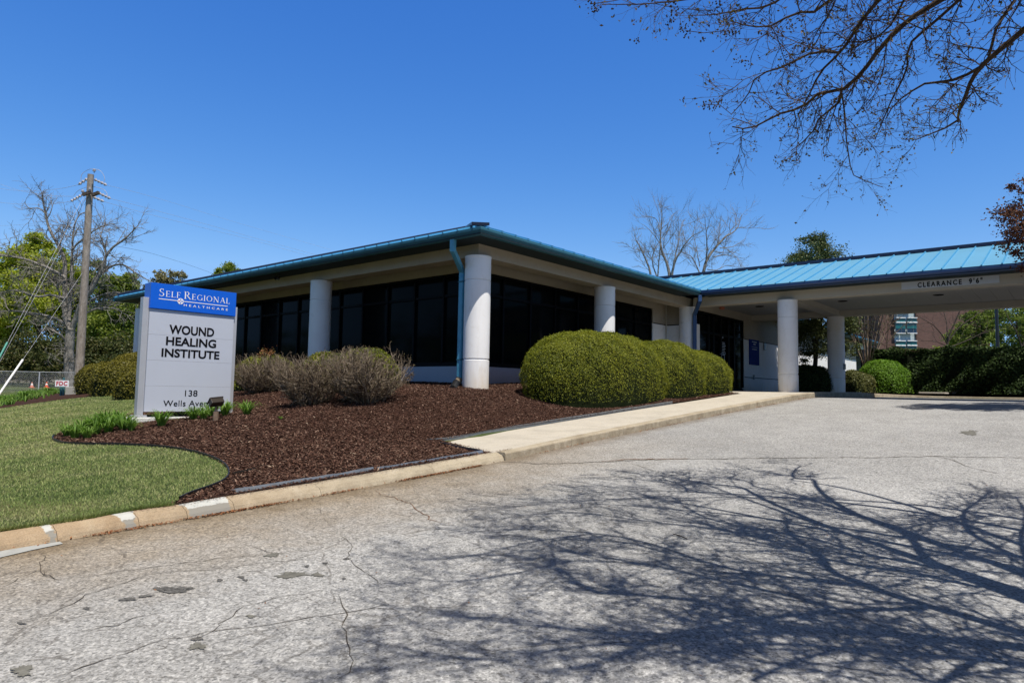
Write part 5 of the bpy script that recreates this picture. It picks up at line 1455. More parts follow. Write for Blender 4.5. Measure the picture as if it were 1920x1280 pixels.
# ------------------------------------------------------------------ trees
def unit(v): v = np.asarray(v, float); return v/(np.linalg.norm(v)+1e-9)
def bez(a, b, c, n=10):
    t = np.linspace(0, 1, n)[:, None]; a, b, c = map(np.asarray, (a, b, c)); return (1-t)**2*a+2*t*(1-t)*b+t*t*c
def resample(P, step):
    P = np.array(P, float); L = np.concatenate([[0], np.cumsum(np.linalg.norm(np.diff(P, axis=0), axis=1))])
    n = max(3, int(L[-1]/step)+1); s_ = np.linspace(0, L[-1], n)
    return np.column_stack([np.interp(s_, L, P[:, i]) for i in range(3)]), L[-1]
class Bare:
    """limbs and twigs of one tree, limbs and twigs gathered in two meshes"""
    def __init__(s, seed): s.l = MB(); s.t = MB(); s.tips = []; s.r = np.random.default_rng(seed)
    def twig(s, p, d, L, r, lvl, mx, nch, spread, droop, up):
        k = 4 if lvl < mx else 3
        q = np.array(p, float); pts = [q]
        for i in range(k):
            d = unit(d+s.r.normal(0, .16, 3)+np.array([0, 0, up])*.12-np.array([0, 0, droop])*.12*(i/k)); q = q+d*L/k; pts.append(q)
        s.t.tube(pts, np.linspace(r, r*.5, k+1), 4 if r > .008 else 3, cap=False)
        if lvl < mx:
            for c in range(nch[lvl]):
                i = 1+int((k)*(c+s.r.random())/nch[lvl]); i = min(i, k)
                dd = unit(d+s.r.normal(0, spread, 3))
                s.twig(pts[i], dd, L*s.r.uniform(.42, .68), r*.6, lvl+1, mx, nch, spread, droop, up)
        s.tips.append(pts[-1])
    def limb(s, P, r0, r1, every=.25, tl=.8, mx=2, nch=(5, 4), spread=.6, droop=0.0, up=0.0, start=.0, wob=.03, sides=7, tr=.006, smooth_=True):
        P = smooth_closed(P, 5) if smooth_ and len(P) > 2 else np.array(P, float)
        P, Ln = resample(P, max(.12, Ln_step(P)))
        P = P+np.cumsum(s.r.normal(0, wob*.3, P.shape), 0)*np.minimum(1, np.arange(len(P))/3)[:, None]*.5
        R_ = np.linspace(r0, r1, len(P)); s.l.tube(P, R_, sides, cap=True)
        n = int(Ln*(1-start)/every)
        T = np.gradient(P, axis=0)
        for i in range(n):
            f = start+(1-start)*(i+s.r.random())/max(n, 1); j = min(int(f*(len(P)-1)), len(P)-1)
            d = unit(unit(T[j])*.75+s.r.normal(0, spread, 3))
            s.twig(P[j], d, tl*s.r.uniform(.5, 1.15)*(1-.25*f), min(R_[j]*.6, tr*1.6), 0, mx, nch, spread, droop, up)
        s.tips.append(P[-1]); return P
def Ln_step(P): return np.linalg.norm(np.diff(np.array(P), axis=0), axis=1).sum()/40
def blob_leaves(blobs, n, leaf, seed, clumps=60, cs=.22, shell=.55):
    """leaf clumps spread through round masses (centre, radius)"""
    r_ = np.random.default_rng(seed); vol = np.array([b[1]**2 for b in blobs]); pr = vol/vol.sum()
    out = []
    for (c, R_), p in zip(blobs, pr):
        k = max(6, int(clumps*p)); d = r_.normal(size=(k, 3)); d /= np.linalg.norm(d, axis=1)[:, None]
        rad = R_*(shell+(1-shell)*r_.random(k)**.7)*r_.uniform(.75, 1.12, k)
        cc = np.asarray(c)+d*rad[:, None]; m_ = int(n*p)
        w_ = r_.integers(0, k, m_); sz_ = R_*cs*r_.uniform(.6, 1.5, k)
        out.append(cc[w_]+r_.normal(0, 1, (m_, 3))*sz_[w_][:, None]*np.array([1, 1, .7]))
    P = np.vstack(out); N_ = r_.normal(0, 1, P.shape)+[0, 0, .6]
    return leaf_quads(P, N_, r_.uniform(leaf*.6, leaf*1.3, len(P)), .6, rs=r_)
def leafy_tree(label, base_px, d, blobs, n, leaf, fm, seed, tr=.25, group=None, bk=None, name='leafy_tree', cs=.22, clumps=90, cat='tree', ground=None):
    bx = at(base_px[0], base_px[1], d); zg = float(ground_z(bx[0], bx[1])) if ground is None else ground
    base = np.array([bx[0], bx[1], zg]); t = thing(name, base, label, cat, group)
    B_ = [(at(x, y, d+dd), r/FPX*d) for x, y, r, dd in blobs]
    V, F = blob_leaves(B_, n, leaf, seed, clumps, cs); link_mesh('crown', V, F, fm, t)
    mb = MB(); top = np.mean([b[0] for b in B_], 0)
    P = bez(base-[0, 0, .2], (base+top)/2+[.2, .1, 0], top, 8); mb.tube(P, np.linspace(tr, tr*.4, 8), 8)
    for c, R_ in B_:
        i = int(min(6, 3+random.random()*3)); mb.tube(bez(P[i], (P[i]+c)/2+[0, 0, .1*R_], c, 6), np.linspace(tr*.4, tr*.1, 6), 5)
    mb.build('trunk', bk or M_bark_dark, t); return t

# crape myrtle over the drive: stems rise from the island, limbs arch over the camera's right
ct = thing('crape_myrtle', (-6.1, -13.0, float(isl_z(-6.1, -13.0))), 'large bare crape myrtle arching its limbs over the drive at the upper right', 'tree')
cb = Bare(11)
fork = np.array([-6.1, -13.0, float(isl_z(-6.1, -13.0))])
stems = []
for k, (dx, dy) in enumerate([(.10, .15), (.35, .05), (-.15, .1), (.2, -.2), (-.05, .35)]):
    P = bez(fork+[dx*.3, dy*.3, -.1], fork+[dx, dy, .7], fork+[dx*3.2, dy*3.2+.35, 1.75], 8); cb.l.tube(P, np.linspace(.085, .06, 8), 10); stems.append(P[-1])
vis = [  # photographed limbs: (pixel path root to tip, depth at root, depth at tip, radius root, radius tip)
 ([(1925, 52), (1851, 115), (1825, 147), (1812, 180), (1799, 212), (1797, 228)], 6.0, 7.0, .027, .010),
 ([(1797, 225), (1780, 236), (1764, 244), (1740, 253), (1717, 262), (1690, 262)], 7.0, 7.3, .011, .004),
 ([(1907, -5), (1885, 25), (1868, 52), (1860, 80), (1853, 112)], 5.9, 6.2, .014, .012),
 ([(1840, 125), (1799, 147), (1765, 153), (1730, 158), (1700, 178), (1678, 195), (1660, 225)], 6.3, 7.0, .016, .005),
 ([(1800, -20), (1764, 0), (1704, 39), (1652, 91), (1622, 130), (1578, 169), (1540, 171), (1505, 199), (1462, 212), (1410, 238), (1375, 236)], 5.6, 6.9, .026, .006),
 ([(1578, 169), (1570, 199), (1540, 216), (1518, 255), (1482, 285)], 6.3, 6.9, .013, .004),
 ([(1660, -15), (1648, 0), (1613, 43), (1579, 95), (1540, 134), (1514, 182), (1495, 215)], 5.5, 6.6, .019, .005),
 ([(1572, 99), (1522, 99), (1470, 125), (1419, 143), (1400, 180), (1370, 216)], 6.0, 6.7, .012, .004),
 ([(1570, -12), (1557, 0), (1522, 26), (1492, 24), (1453, 48), (1414, 52), (1370, 40)], 5.3, 6.0, .014, .004),
 ([(1815, -15), (1799, 0), (1751, 43), (1704, 86), (1700, 130), (1674, 182), (1656, 225), (1640, 262)], 5.7, 6.9, .016, .004),
 ([(1578, 172), (1584, 215), (1587, 260), (1593, 300), (1602, 330), (1655, 352)], 6.4, 6.9, .008, .003),
 ([(1480, -15), (1440, 12), (1390, 18), (1340, 28), (1290, 30)], 5.2, 5.7, .010, .003),
 ([(1700, -10), (1660, 60), (1600, 80), (1560, 60), (1520, 70)], 5.8, 6.6, .010, .003),
 ([(1330, -12), (1290, 0), (1240, 6), (1180, 8), (1130, 8)], 5.1, 5.4, .006, .003)]
for i, (px, d0, d1, r0, r1) in enumerate(vis):
    m_ = len(px); P = [at(x, y, d0+(d1-d0)*k/(m_-1)) for k, (x, y) in enumerate(px)]
    cb.limb(P, r0, r1, every=.12, tl=.46, mx=2, nch=(6, 4), spread=.66, droop=.12, wob=.012, tr=.0046)
    if px[0][0] > 1900 and px[0][1] < 60 or px[0][1] < 0:
        S = stems[i % 5]; root = P[0]; mid = at(2200+170*(i % 4), -380-110*(i % 3), 4.0+.35*(i % 4)); cb.l.tube(bez(S, mid, root, 14), np.linspace(.05, r0, 14), 8)
# limbs known from their shadows on the drive: each stands h metres over its shadow, towards the sun
sh = [
 ([(1980, 1150), (1920, 1125), (1820, 1087), (1735, 1045), (1695, 1000), (1600, 965), (1480, 922)], 2.9, 4.4, .040, .010),
 ([(1990, 1205), (1920, 1187), (1810, 1155), (1735, 1135), (1645, 1105), (1560, 1072), (1535, 1040), (1480, 1000), (1475, 970)], 2.8, 4.4, .042, .008),
 ([(1735, 1140), (1585, 1145), (1410, 1160), (1310, 1180), (1230, 1200), (1080, 1212), (960, 1235)], 3.5, 4.9, .022, .006),
 ([(1985, 1222), (1920, 1212), (1810, 1202), (1660, 1187), (1475, 1175), (1385, 1150), (1310, 1125), (1175, 1112), (1110, 1105), (1040, 1057)], 2.9, 4.9, .040, .008),
 ([(1475, 1175), (1435, 1188), (1310, 1185), (1235, 1200), (1120, 1240), (1000, 1260)], 4.0, 4.9, .018, .006),
 ([(1760, 1065), (1610, 1035), (1510, 1007), (1335, 975), (1255, 930)], 3.6, 4.6, .022, .006),
 ([(1835, 1100), (1700, 1072), (1560, 1050), (1395, 1000), (1200, 975), (1080, 960)], 3.4, 4.8, .022, .006),
 ([(1975, 1052), (1920, 1045), (1885, 1035), (1820, 1000), (1808, 975), (1810, 955), (1860, 920)], 3.0, 4.0, .026, .008),
 ([(1810, 965), (1760, 975), (1700, 990), (1690, 1010)], 3.7, 3.9, .014, .007),
 ([(1645, 1100), (1510, 1085), (1400, 1072), (1310, 1050), (1210, 1017), (1110, 1000), (960, 992), (860, 1000)], 3.7, 5.0, .020, .005),
 ([(1585, 1145), (1480, 1115), (1360, 1090), (1230, 1060), (1130, 1045), (1040, 1030)], 3.8, 4.9, .016, .005),
 ([(1980, 1250), (1920, 1245), (1835, 1235), (1740, 1230), (1575, 1215), (1395, 1210), (1280, 1255)], 3.0, 4.4, .026, .007),
 ([(1760, 1285), (1810, 1250), (1845, 1230)], 3.4, 3.2, .018, .018),
 ([(1935, 1080), (1915, 1010), (1925, 970), (1905, 930)], 3.1, 3.9, .020, .008),
 ([(1410, 1275), (1500, 1235), (1575, 1215), (1600, 1190)], 4.3, 3.8, .014, .012),
 ([(1310, 1180), (1200, 1190), (1080, 1180), (940, 1165), (820, 1150), (700, 1130)], 4.4, 5.1, .012, .005),
 ([(1230, 1060), (1080, 1050), (960, 1075), (850, 1090), (760, 1080)], 4.5, 5.1, .011, .005),
 ([(1110, 1000), (1000, 1015), (900, 1040), (800, 1050), (720, 1045)], 4.6, 5.2, .010, .004),
 ([(960, 1240), (860, 1230), (760, 1215), (640, 1190)], 4.8, 5.2, .010, .004),
 ([(1600, 965), (1500, 950), (1350, 925), (1200, 920), (1080, 925)], 4.2, 4.8, .012, .004),
 ([(1255, 930), (1150, 935), (1030, 945), (930, 950)], 4.6, 5.0, .009, .004),
 ([(1080, 960), (980, 965), (880, 985)], 4.8, 5.1, .007, .004)]
def over(px, py, h):
    g = road_hit(px, py); return g+SUN*(h/SUN[2])
for i, (px, h0, h1, r0, r1) in enumerate(sh):
    m_ = len(px); P = [over(x, y, h0+(h1-h0)*k/(m_-1)) for k, (x, y) in enumerate(px)]
    cb.limb(P, r0*1.4, r1*1.4, every=.078, tl=.68, mx=2, nch=(6, 5), spread=.62, droop=.1, up=.25, wob=.01, tr=.0074)
    if px[0][0] > 1900:
        S = stems[i % 5]; cb.l.tube(bez(S, (S+P[0])/2+[0, 0, .35], P[0], 10), np.linspace(.062, r0, 10), 9)
for k in range(9):       # the rest of the crown, towards the island and behind
    a = 3.3+k*.36; S = stems[k % 5]; e_ = S+np.array([math.cos(a)*3.1, math.sin(a)*2.9, 2.6+.5*math.sin(k*2.1)])
    cb.limb(bez(S, (S+e_)/2+[0, 0, .8], e_, 6), .05, .01, every=.26, tl=.8, mx=2, nch=(4, 3), spread=.6, up=.3, tr=.006, start=.35)
cb.l.build('limbs', M_bark_crape, ct, smooth=True)
cb.t.build('twigs', M_bark_crape, ct)
T_ = np.array(cb.tips); r_ = np.random.default_rng(3)
k_ = r_.random(len(T_)) < .5; Tl = T_[k_]; Tl = np.repeat(Tl, 2, 0)+r_.normal(0, .009, (len(Tl)*2, 3))
V, F = leaf_quads(Tl, r_.normal(0, 1, Tl.shape), r_.uniform(.009, .019, len(Tl)), .5, rs=r_)
link_mesh('young_leaves', V, F, foliage('brownish_young_leaves', [(.045, .02, .012), (.09, .05, .015), (.12, .10, .02), (.15, .15, .03)], trans=.3, nscale=2), ct)
# old seed clusters hanging at some tips
def seeds(mb, c, n, s_):
    for _ in range(n):
        q = c+r_.normal(0, s_, 3); a = .0085*r_.uniform(.7, 1.3)
        mb.add([q+[a, 0, 0], q-[a, 0, 0], q+[0, a, 0], q-[0, a, 0], q+[0, 0, a], q-[0, 0, a]], [(0, 2, 4), (2, 1, 4), (1, 3, 4), (3, 0, 4), (2, 0, 5), (1, 2, 5), (3, 1, 5), (0, 3, 5)])
mb = MB()
for (px, py, d) in [(1108, 8, 5.2), (1118, 12, 5.2), (1262, 2, 5.4), (1345, 8, 5.6), (1285, 55, 5.8), (1290, 64, 5.8), (1328, 195, 6.6), (1340, 200, 6.6), (1350, 190, 6.6), (1318, 200, 6.6), (1478, 55, 6.2), (1425, 35, 6.0), (1345, 25, 5.8), (1260, 28, 5.6), (1255, 38, 5.6), (1360, 60, 6.1), (1385, 112, 6.3), (1400, 118, 6.3), (1470, 105, 6.4), (1500, 35, 6.0)]:
    seeds(mb, at(px, py, d), 16, .028)
for q in T_[r_.random(len(T_)) < .012]: seeds(mb, q, 7, .02)
mb.build('seed_clusters', M_bark_dark, ct)
mb = MB()
for pts in ([(1108, 8), (1150, 2), (1200, -8)], [(1322, 196), (1350, 197), (1372, 215)], [(1285, 58), (1320, 62), (1360, 58)]):
    mb.tube([at(x, y, 5.3 if pts[0][0] < 1200 else (6.6 if pts[0][1] > 100 else 5.9)) for x, y in pts], .0035, 4)
mb.build('twigs', M_bark_crape, ct)

# reddish tree at the right edge
rt = thing('seedhead_tree', (7.9, -11.6, .1), 'small tree thick with dark reddish seed heads at the right edge of the canopy roof', 'tree')
F_red = foliage('reddish_brown_seedheads', [(.028, .010, .006), (.07, .026, .014), (.12, .05, .025), (.17, .09, .05)], trans=.1, nscale=2.5, rough=.7)
B_ = [(at(1960, 400, 13.6), .85), (at(1945, 440, 13.7), .70), (at(2030, 380, 13.8), 1.05), (at(2060, 470, 13.6), 1.2), (at(1990, 480, 13.7), .8), (at(1965, 530, 13.4), .42), (at(2120, 420, 14), 1.2), (at(1990, 340, 13.9), .55), (at(2090, 560, 13.6), .8)]
V, F = blob_leaves(B_, 42000, .030, 4, 420, .10, .35); link_mesh('crown', V, F, F_red, rt)
b2 = Bare(5); b0 = np.array([7.9, -11.6, .1])
for c, R_ in B_:
    P = bez(b0, (b0+c)/2+[0, -.3, .2], c, 7); b2.limb(P, .05, .012, every=.3, tl=.7, mx=1, nch=(4,), spread=.6, start=.5, up=.3)
b2.l.build('trunk', M_bark_crape, rt, smooth=True); b2.t.build('twigs', M_bark_crape, rt)

# evergreen behind the entrance canopy
F_ever = foliage('evergreen_leaves', [(.022, .032, .009), (.055, .075, .020), (.10, .125, .035), (.16, .18, .07)], trans=.15, nscale=1.4)
leafy_tree('dark weeping evergreen rising behind the entrance canopy between the canopy columns', (1524, 736), 26.2, [(1523, 472, 34, 0), (1493, 494, 26, 0), (1562, 490, 28, .2), (1530, 530, 50, 0), (1520, 450, 14, 0), (1540, 458, 16, 0), (1510, 590, 40, 0), (1560, 590, 40, 0), (1525, 632, 36, 0), (1592, 610, 20, .3), (1572, 655, 22, .2), (1505, 665, 15, 0), (1540, 460, 12, 0), (1598, 655, 12, .2)], 46000, .036, F_ever, 8, .11, name='evergreen_tree', cs=.19, clumps=520, ground=.15)
# many stemmed crape myrtle by the bright shrub
mt = thing('multi_stem_tree', (20.0, -2.6, .15), 'pale many stemmed tree fanning up beside the bright green shrub', 'tree')
b3 = Bare(9); q = at(1627, 738, 28.0); q[2] = .15
for k in range(13):
    f = (k-6)/6; e_ = at(1628+f*44, 588-10*math.cos(f*3), 28+1.2*math.sin(k*2.3)); p0 = q+[.06*math.sin(k*3), .09*f, 0]
    b3.limb([p0, p0+[.05*f, -.12*f, .9], (p0+e_)/2+[.0, .0, .25], e_, e_+(e_-q)*.28+[0, 0, .3]], .036, .012, every=.33, tl=.9, mx=2, nch=(3, 3), spread=.4, up=.5, start=.45, tr=.010, wob=.03)
b3.l.build('stems', M_stem, mt, smooth=True); b3.t.build('twigs', M_bark_crape, mt)
Tt = np.array(b3.tips); V, F = leaf_quads(Tt+rng.normal(0, .05, Tt.shape), rng.normal(0, 1, Tt.shape), .03, .5); link_mesh('young_leaves', V, F, F_olive, mt)

# bare trees beyond the clinic roof
def bare_px(label, base, d, limbs, seed, every, tl, mt_=M_bark_grey, name='bare_tree', nch=(5, 4), spread=.5, up=.5, tr=.03, tm=None, mx=2, group=None, k=.62):
    limbs = [(a_, b_*k, c_*k, d_) for a_, b_, c_, d_ in limbs]; tr = tr*.42
    b = Bare(seed); p0 = at(base[0], base[1], d); g0 = float(ground_z(p0[0], p0[1])); t = thing(name, (p0[0], p0[1], g0), label, 'tree', group)
    b.l.tube([(p0[0], p0[1], g0-.2), p0], [limbs[0][1]*1.25, limbs[0][1]], 10)
    for px, r0, r1, dd in limbs:
        P = [at(x, y, d+dd*k/(len(px)-1)) for k, (x, y) in enumerate(px)]
        b.limb(P, r0, r1, every=every, tl=tl, mx=mx, nch=nch, spread=spread, up=up, tr=tr, wob=.06, start=.12)
    b.l.build('limbs', mt_, t, smooth=True); b.t.build('twigs', tm or mt_, t); return t, b
bare_px('bare grey tree behind the clinic roof, left of the pair, with upright stems', (1256, 525), 52, [
  ([(1256, 525), (1252, 498), (1240, 468), (1238, 440), (1241, 415), (1242, 392)], .22, .03, 1),
  ([(1258, 525), (1263, 495), (1274, 472), (1292, 445), (1315, 432)], .18, .03, -1), ([(1263, 495), (1270, 460), (1276, 425), (1282, 412)], .10, .02, 1),
  ([(1221, 525), (1216, 500), (1205, 475), (1194, 452)], .16, .06, 0), ([(1234, 525), (1222, 490), (1226, 470), (1233, 455)], .10, .03, 1), ([(1233, 525), (1236, 480), (1237, 440), (1228, 410), (1202, 405)], .10, .02, -1),
  ([(1240, 460), (1222, 435), (1203, 420)], .06, .02, 0), ([(1243, 450), (1256, 425), (1262, 405)], .06, .02, 0)], 21, .62, 2.1, nch=(6, 5), tr=.034)
bare_px('bare grey tree behind the clinic roof, right of the pair, with one limb leaning right', (1316, 525), 56, [
  ([(1316, 525), (1326, 486), (1342, 465), (1360, 446), (1382, 430), (1390, 405)], .24, .03, 1),
  ([(1324, 490), (1326, 465), (1325, 445), (1321, 402)], .12, .02, -1), ([(1314, 520), (1300, 486), (1287, 478), (1277, 472)], .11, .03, 0), ([(1345, 462), (1349, 435), (1352, 405)], .07, .02, 0),
  ([(1338, 482), (1360, 478), (1385, 485)], .08, .03, 1), ([(1350, 465), (1375, 462), (1398, 448)], .07, .02, 1), ([(1326, 505), (1345, 507), (1365, 498), (1385, 500)], .07, .02, 1), ([(1312, 500), (1305, 460), (1300, 430)], .07, .02, 0), ([(1370, 440), (1368, 420), (1373, 405)], .05, .02, 0)], 22, .62, 2.2, nch=(6, 5), tr=.034)

# old oak on the left
t, b = bare_px('huge bare old oak with pale limbs behind the utility pole', (131, 728), 45, [
  ([(131, 728), (130, 690), (130, 650), (132, 615)], .52, .44, 0),
  ([(131, 620), (124, 590), (122, 540), (121, 490), (110, 462), (95, 436), (87, 412), (84, 398), (80, 382), (79, 366)], .34, .06, 1),
  ([(134, 618), (150, 575), (165, 555), (190, 512), (198, 485), (212, 466), (240, 445), (254, 428)], .30, .05, -1),
  ([(190, 512), (210, 498), (232, 496), (262, 515), (292, 530)], .14, .04, 1), ([(122, 520), (92, 503), (50, 486), (20, 480), (-20, 476)], .17, .05, -2), ([(123, 560), (95, 552), (70, 556), (30, 545), (-10, 552)], .15, .05, -1),
  ([(122, 606), (98, 594), (60, 586), (20, 582), (-20, 586)], .16, .06, 1), ([(124, 640), (112, 628), (92, 616)], .14, .12, -1), ([(150, 590), (170, 582), (190, 577), (222, 581)], .12, .08, 0),
  ([(128, 600), (133, 540), (134, 480), (137, 425), (148, 402), (160, 396)], .24, .05, 1), ([(160, 560), (178, 520), (196, 500), (198, 470), (190, 440), (200, 415)], .13, .04, 1),
  ([(110, 462), (120, 440), (128, 418), (126, 398)], .08, .03, 0), ([(85, 400), (72, 390), (55, 388), (45, 376)], .07, .03, 0), ([(87, 412), (96, 392), (94, 376)], .06, .03, 0), ([(134, 470), (165, 440), (195, 425), (222, 420)], .10, .03, -1),
  ([(145, 585), (175, 560), (205, 548), (240, 552), (268, 562)], .12, .04, 1), ([(122, 575), (100, 530), (70, 510), (40, 515)], .10, .03, 1)], 23, .34, 1.55, name='old_oak', nch=(5, 5), tr=.042, up=.2, spread=.65)

# green trees behind on the left
F_spring = foliage('spring_green_leaves', [(.13, .17, .018), (.25, .31, .03), (.38, .43, .05), (.50, .50, .11)], trans=.42, nscale=.5)
F_spring2 = foliage('mid_green_leaves', [(.05, .085, .012), (.10, .155, .022), (.18, .24, .035), (.33, .37, .08)], trans=.42, nscale=.5)
F_dark = foliage('dark_brush_leaves', [(.012, .020, .006), (.032, .048, .012), (.07, .085, .020), (.13, .11, .04)], trans=.2, nscale=.5)  # darkest leaf mix, for brush and one treetop
F_pale = foliage('pale_budding_leaves', [(.12, .115, .05), (.18, .17, .075), (.25, .23, .11), (.30, .28, .15)], trans=.3, nscale=.6)
BT = 'green trees behind the old oak'
leafy_tree('tall spring green tree left behind the old oak', (75, 700), 62, [(72, 480, 32, 0), (45, 520, 42, 0), (95, 520, 42, 1), (70, 570, 50, 0), (30, 480, 16, 0), (70, 452, 18, 0), (100, 490, 30, 0), (20, 500, 22, 0), (115, 530, 34, 0)], 42000, .12, F_spring, 31, group=BT)
leafy_tree('yellow green tree at the left picture edge', (5, 700), 66, [(5, 530, 34, 0), (-30, 560, 50, 0), (20, 590, 48, 0), (0, 640, 45, 0)], 24000, .125, F_spring, 32, group=BT)
leafy_tree('mid green tree between the utility pole and the clinic eave', (210, 700), 60, [(205, 560, 30, 0), (232, 530, 22, 0), (240, 585, 34, 0), (195, 615, 42, 0), (235, 640, 42, 0), (215, 520, 24, 0), (180, 540, 26, 0), (248, 560, 26, 0)], 40000, .115, F_spring2, 33, group=BT)
leafy_tree('bright tree top above the left eave beside the sign', (255, 700), 68, [(254, 560, 16, 0), (250, 600, 24, 0), (258, 640, 30, 0)], 14000, .115, F_spring, 34, group=BT)
leafy_tree('green tree directly behind the oak trunk', (140, 700), 64, [(150, 540, 36, 0), (130, 590, 46, 0), (165, 630, 44, 0), (170, 500, 20, 0)], 22000, .12, F_spring2, 35, group=BT)
leafy_tree('dark rounded brush below the oak on the left', (60, 715), 58, [(20, 665, 30, 0), (60, 660, 34, 0), (100, 665, 34, 0), (70, 690, 28, -3), (30, 692, 26, -3), (110, 690, 22, -3)], 24000, .095, F_dark, 36, name='dark_brush', cat='bush')
leafy_tree('dark brush right of the utility pole behind the mounds', (210, 715), 56, [(160, 660, 30, 0), (200, 670, 34, 0), (245, 660, 34, 0), (225, 690, 28, -3), (180, 695, 24, -3), (255, 690, 28, -2)], 24000, .095, F_dark, 37, name='dark_brush', cat='bush')
leafy_tree('small round green treetop peeking over the left roof', (430, 640), 85, [(428, 508, 17, 0), (412, 516, 12, 0), (446, 515, 12, 0), (430, 540, 25, 0)], 12000, .11, F_spring2, 38, name='round_tree', clumps=60)
leafy_tree('pale budding treetop above the blue sign header', (320, 640), 90, [(305, 522, 18, 0), (335, 520, 18, 0), (320, 545, 26, 0), (290, 535, 14, 0), (350, 530, 10, 0)], 5000, .15, F_pale, 39, name='budding_tree', clumps=120, cs=.14)
leafy_tree('dark leaved treetop between the oak and the sign header', (280, 640), 80, [(284, 540, 13, 0), (278, 560, 18, 0), (295, 550, 12, 0)], 3000, .15, F_dark, 40, name='dark_tree', clumps=40)
# right side beyond the hedge
F_fresh = foliage('fresh_spring_leaves', [(.045, .075, .014), (.10, .15, .022), (.17, .23, .04), (.25, .30, .08)], trans=.35, nscale=.6)
RT = 'spring trees beyond the tall hedge'
leafy_tree('fresh green tree at the right edge beyond the hedge', (1900, 700), 48, [(1905, 600, 34, 0), (1930, 640, 45, 0), (1880, 640, 26, 0), (1960, 590, 50, 0)], 22000, .075, F_fresh, 41, group=RT, clumps=160, cs=.15)
leafy_tree('fresh green tree left of the dark pole beyond the hedge', (1840, 700), 55, [(1840, 600, 26, 0), (1810, 630, 26, 0), (1850, 645, 28, 0), (1870, 590, 18, 0)], 18000, .08, F_fresh, 42, group=RT, clumps=140, cs=.14)
leafy_tree('olive brush just over the hedge in front of the brick building', (1790, 700), 60, [(1790, 650, 20, 0), (1820, 655, 22, 0), (1765, 665, 14, 0)], 5000, .11, F_spring2, 43, group=RT, clumps=80)
bare_px('thin bare spreading tree in front of the brick building', (1775, 660), 42, [([(1775, 660), (1778, 632), (1790, 600), (1800, 575), (1810, 550)], .10, .03, 0), ([(1778, 640), (1800, 615), (1830, 592), (1860, 570)], .07, .02, 1), ([(1776, 645), (1760, 620), (1735, 600), (1715, 590)], .06, .02, -1),
    ([(1780, 650), (1810, 640), (1850, 620), (1880, 612)], .06, .02, 0), ([(1776, 650), (1775, 610), (1768, 580), (1760, 560)], .06, .02, 1), ([(1782, 655), (1820, 650), (1860, 645)], .05, .02, 0), ([(1778, 650), (1750, 640), (1725, 640)], .04, .02, 0)], 24, .6, 1.6, M_bark_dark, 'thin_bare_tree', nch=(4, 3), tr=.016)
bare_px('thin bare tree with reddish twigs left of the brick building windows', (1662, 660), 44, [([(1662, 670), (1664, 630), (1672, 600), (1682, 570)], .06, .02, 0), ([(1663, 640), (1650, 610), (1640, 580)], .05, .02, 0), ([(1664, 640), (1690, 615), (1712, 600)], .05, .02, 1)], 25, .6, 1.3, M_bark_crape, 'thin_bare_tree', nch=(4, 3), tr=.012)
bare_px('slim dark tree among the fresh leaves at the right edge', (1915, 650), 40, [([(1918, 660), (1905, 620), (1890, 595), (1880, 570)], .07, .02, 0), ([(1917, 650), (1930, 600), (1925, 560)], .06, .02, 0)], 26, .7, 1.4, M_bark_dark, 'slim_tree', nch=(4, 3), tr=.012)
# dark post beyond the hedge
p = at(1871, 655, 40); t = thing('lamp_post', (p[0], p[1], .2), 'straight dark lamp post beyond the hedge under the canopy', 'lamp post')
ptop = at(1870, 520, 40)
mb = MB(); mb.tube([(p[0], p[1], .2), (p[0], p[1], ptop[2])], [.10, .08], 10); mb.build('pole', M_black, t)
mb = MB(); mb.box((p[0]-.6, p[1]-.15, ptop[2]), (p[0]+.1, p[1]+.15, ptop[2]+.15)); mb.build('lamp_head', M_black, t)

# ------------------------------------------------------------------ distant brick building
RH = np.array([CR[0], CR[1], 0]); RH /= np.linalg.norm(RH); FH = np.array([-RH[1], RH[0], 0]); 
if FH@CF < 0: FH = -FH
DB = 100.0
def brick_mat():
    m, nt, bs = mat('red_brick')
    br = nd(nt, 'ShaderNodeTexBrick'); br.inputs['Scale'].default_value = 1.0
    co = coords(nt); sep = nd(nt, 'ShaderNodeSeparateXYZ'); nt.links.new(co, sep.inputs[0])
    cmb = nd(nt, 'ShaderNodeCombineXYZ'); nt.links.new(math_(nt, 'SUBTRACT', sep.outputs[0], sep.outputs[1]), cmb.inputs[0]); nt.links.new(sep.outputs[2], cmb.inputs[1])
    nt.links.new(cmb.outputs[0], br.inputs['Vector'])
    br.inputs['Brick Width'].default_value = .5; br.inputs['Row Height'].default_value = .16; br.inputs['Mortar Size'].default_value = .015
    br.inputs['Color1'].default_value = (.13, .062, .05, 1); br.inputs['Color2'].default_value = (.095, .048, .04, 1); br.inputs['Mortar'].default_value = (.15, .11, .09, 1)
    n = noise(nt, .3, 4, .6, co)
    nt.links.new(mixc(nt, .5, br.outputs[0], ramp(nt, n.outputs[0], [(.3, (.75, .75, .75)), (.7, (1.2, 1.2, 1.2))]).outputs[0], 'MULTIPLY'), bs.inputs['Base Color'])
    bs.inputs['Roughness'].default_value = .9; return m
M_brick = brick_mat()
p0 = at(1652, 747, DB); g0 = 0.0
bb = thing('brick_building', (p0[0], p0[1], g0), 'tall red brick building with green glass window bay far beyond the hedge', 'building')
def bpt(px, py, back=0.0):   # point on the facade
    q = at(px, py, DB); return q+FH*back
def fbox(mb, px0, px1, py0, py1, back0, back1, mi=0):
    a = bpt(px0, py1); b = bpt(px1, py0); w_ = (b-a)@RH; h_ = b[2]-a[2]; c = a+RH*w_/2; c[2] = (a[2]+b[2])/2; c = c+FH*(back0+back1)/2
    mb.obox(c, RH*w_/2, FH*(back1-back0)/2, (0, 0, h_/2), mi)
mb = MB()
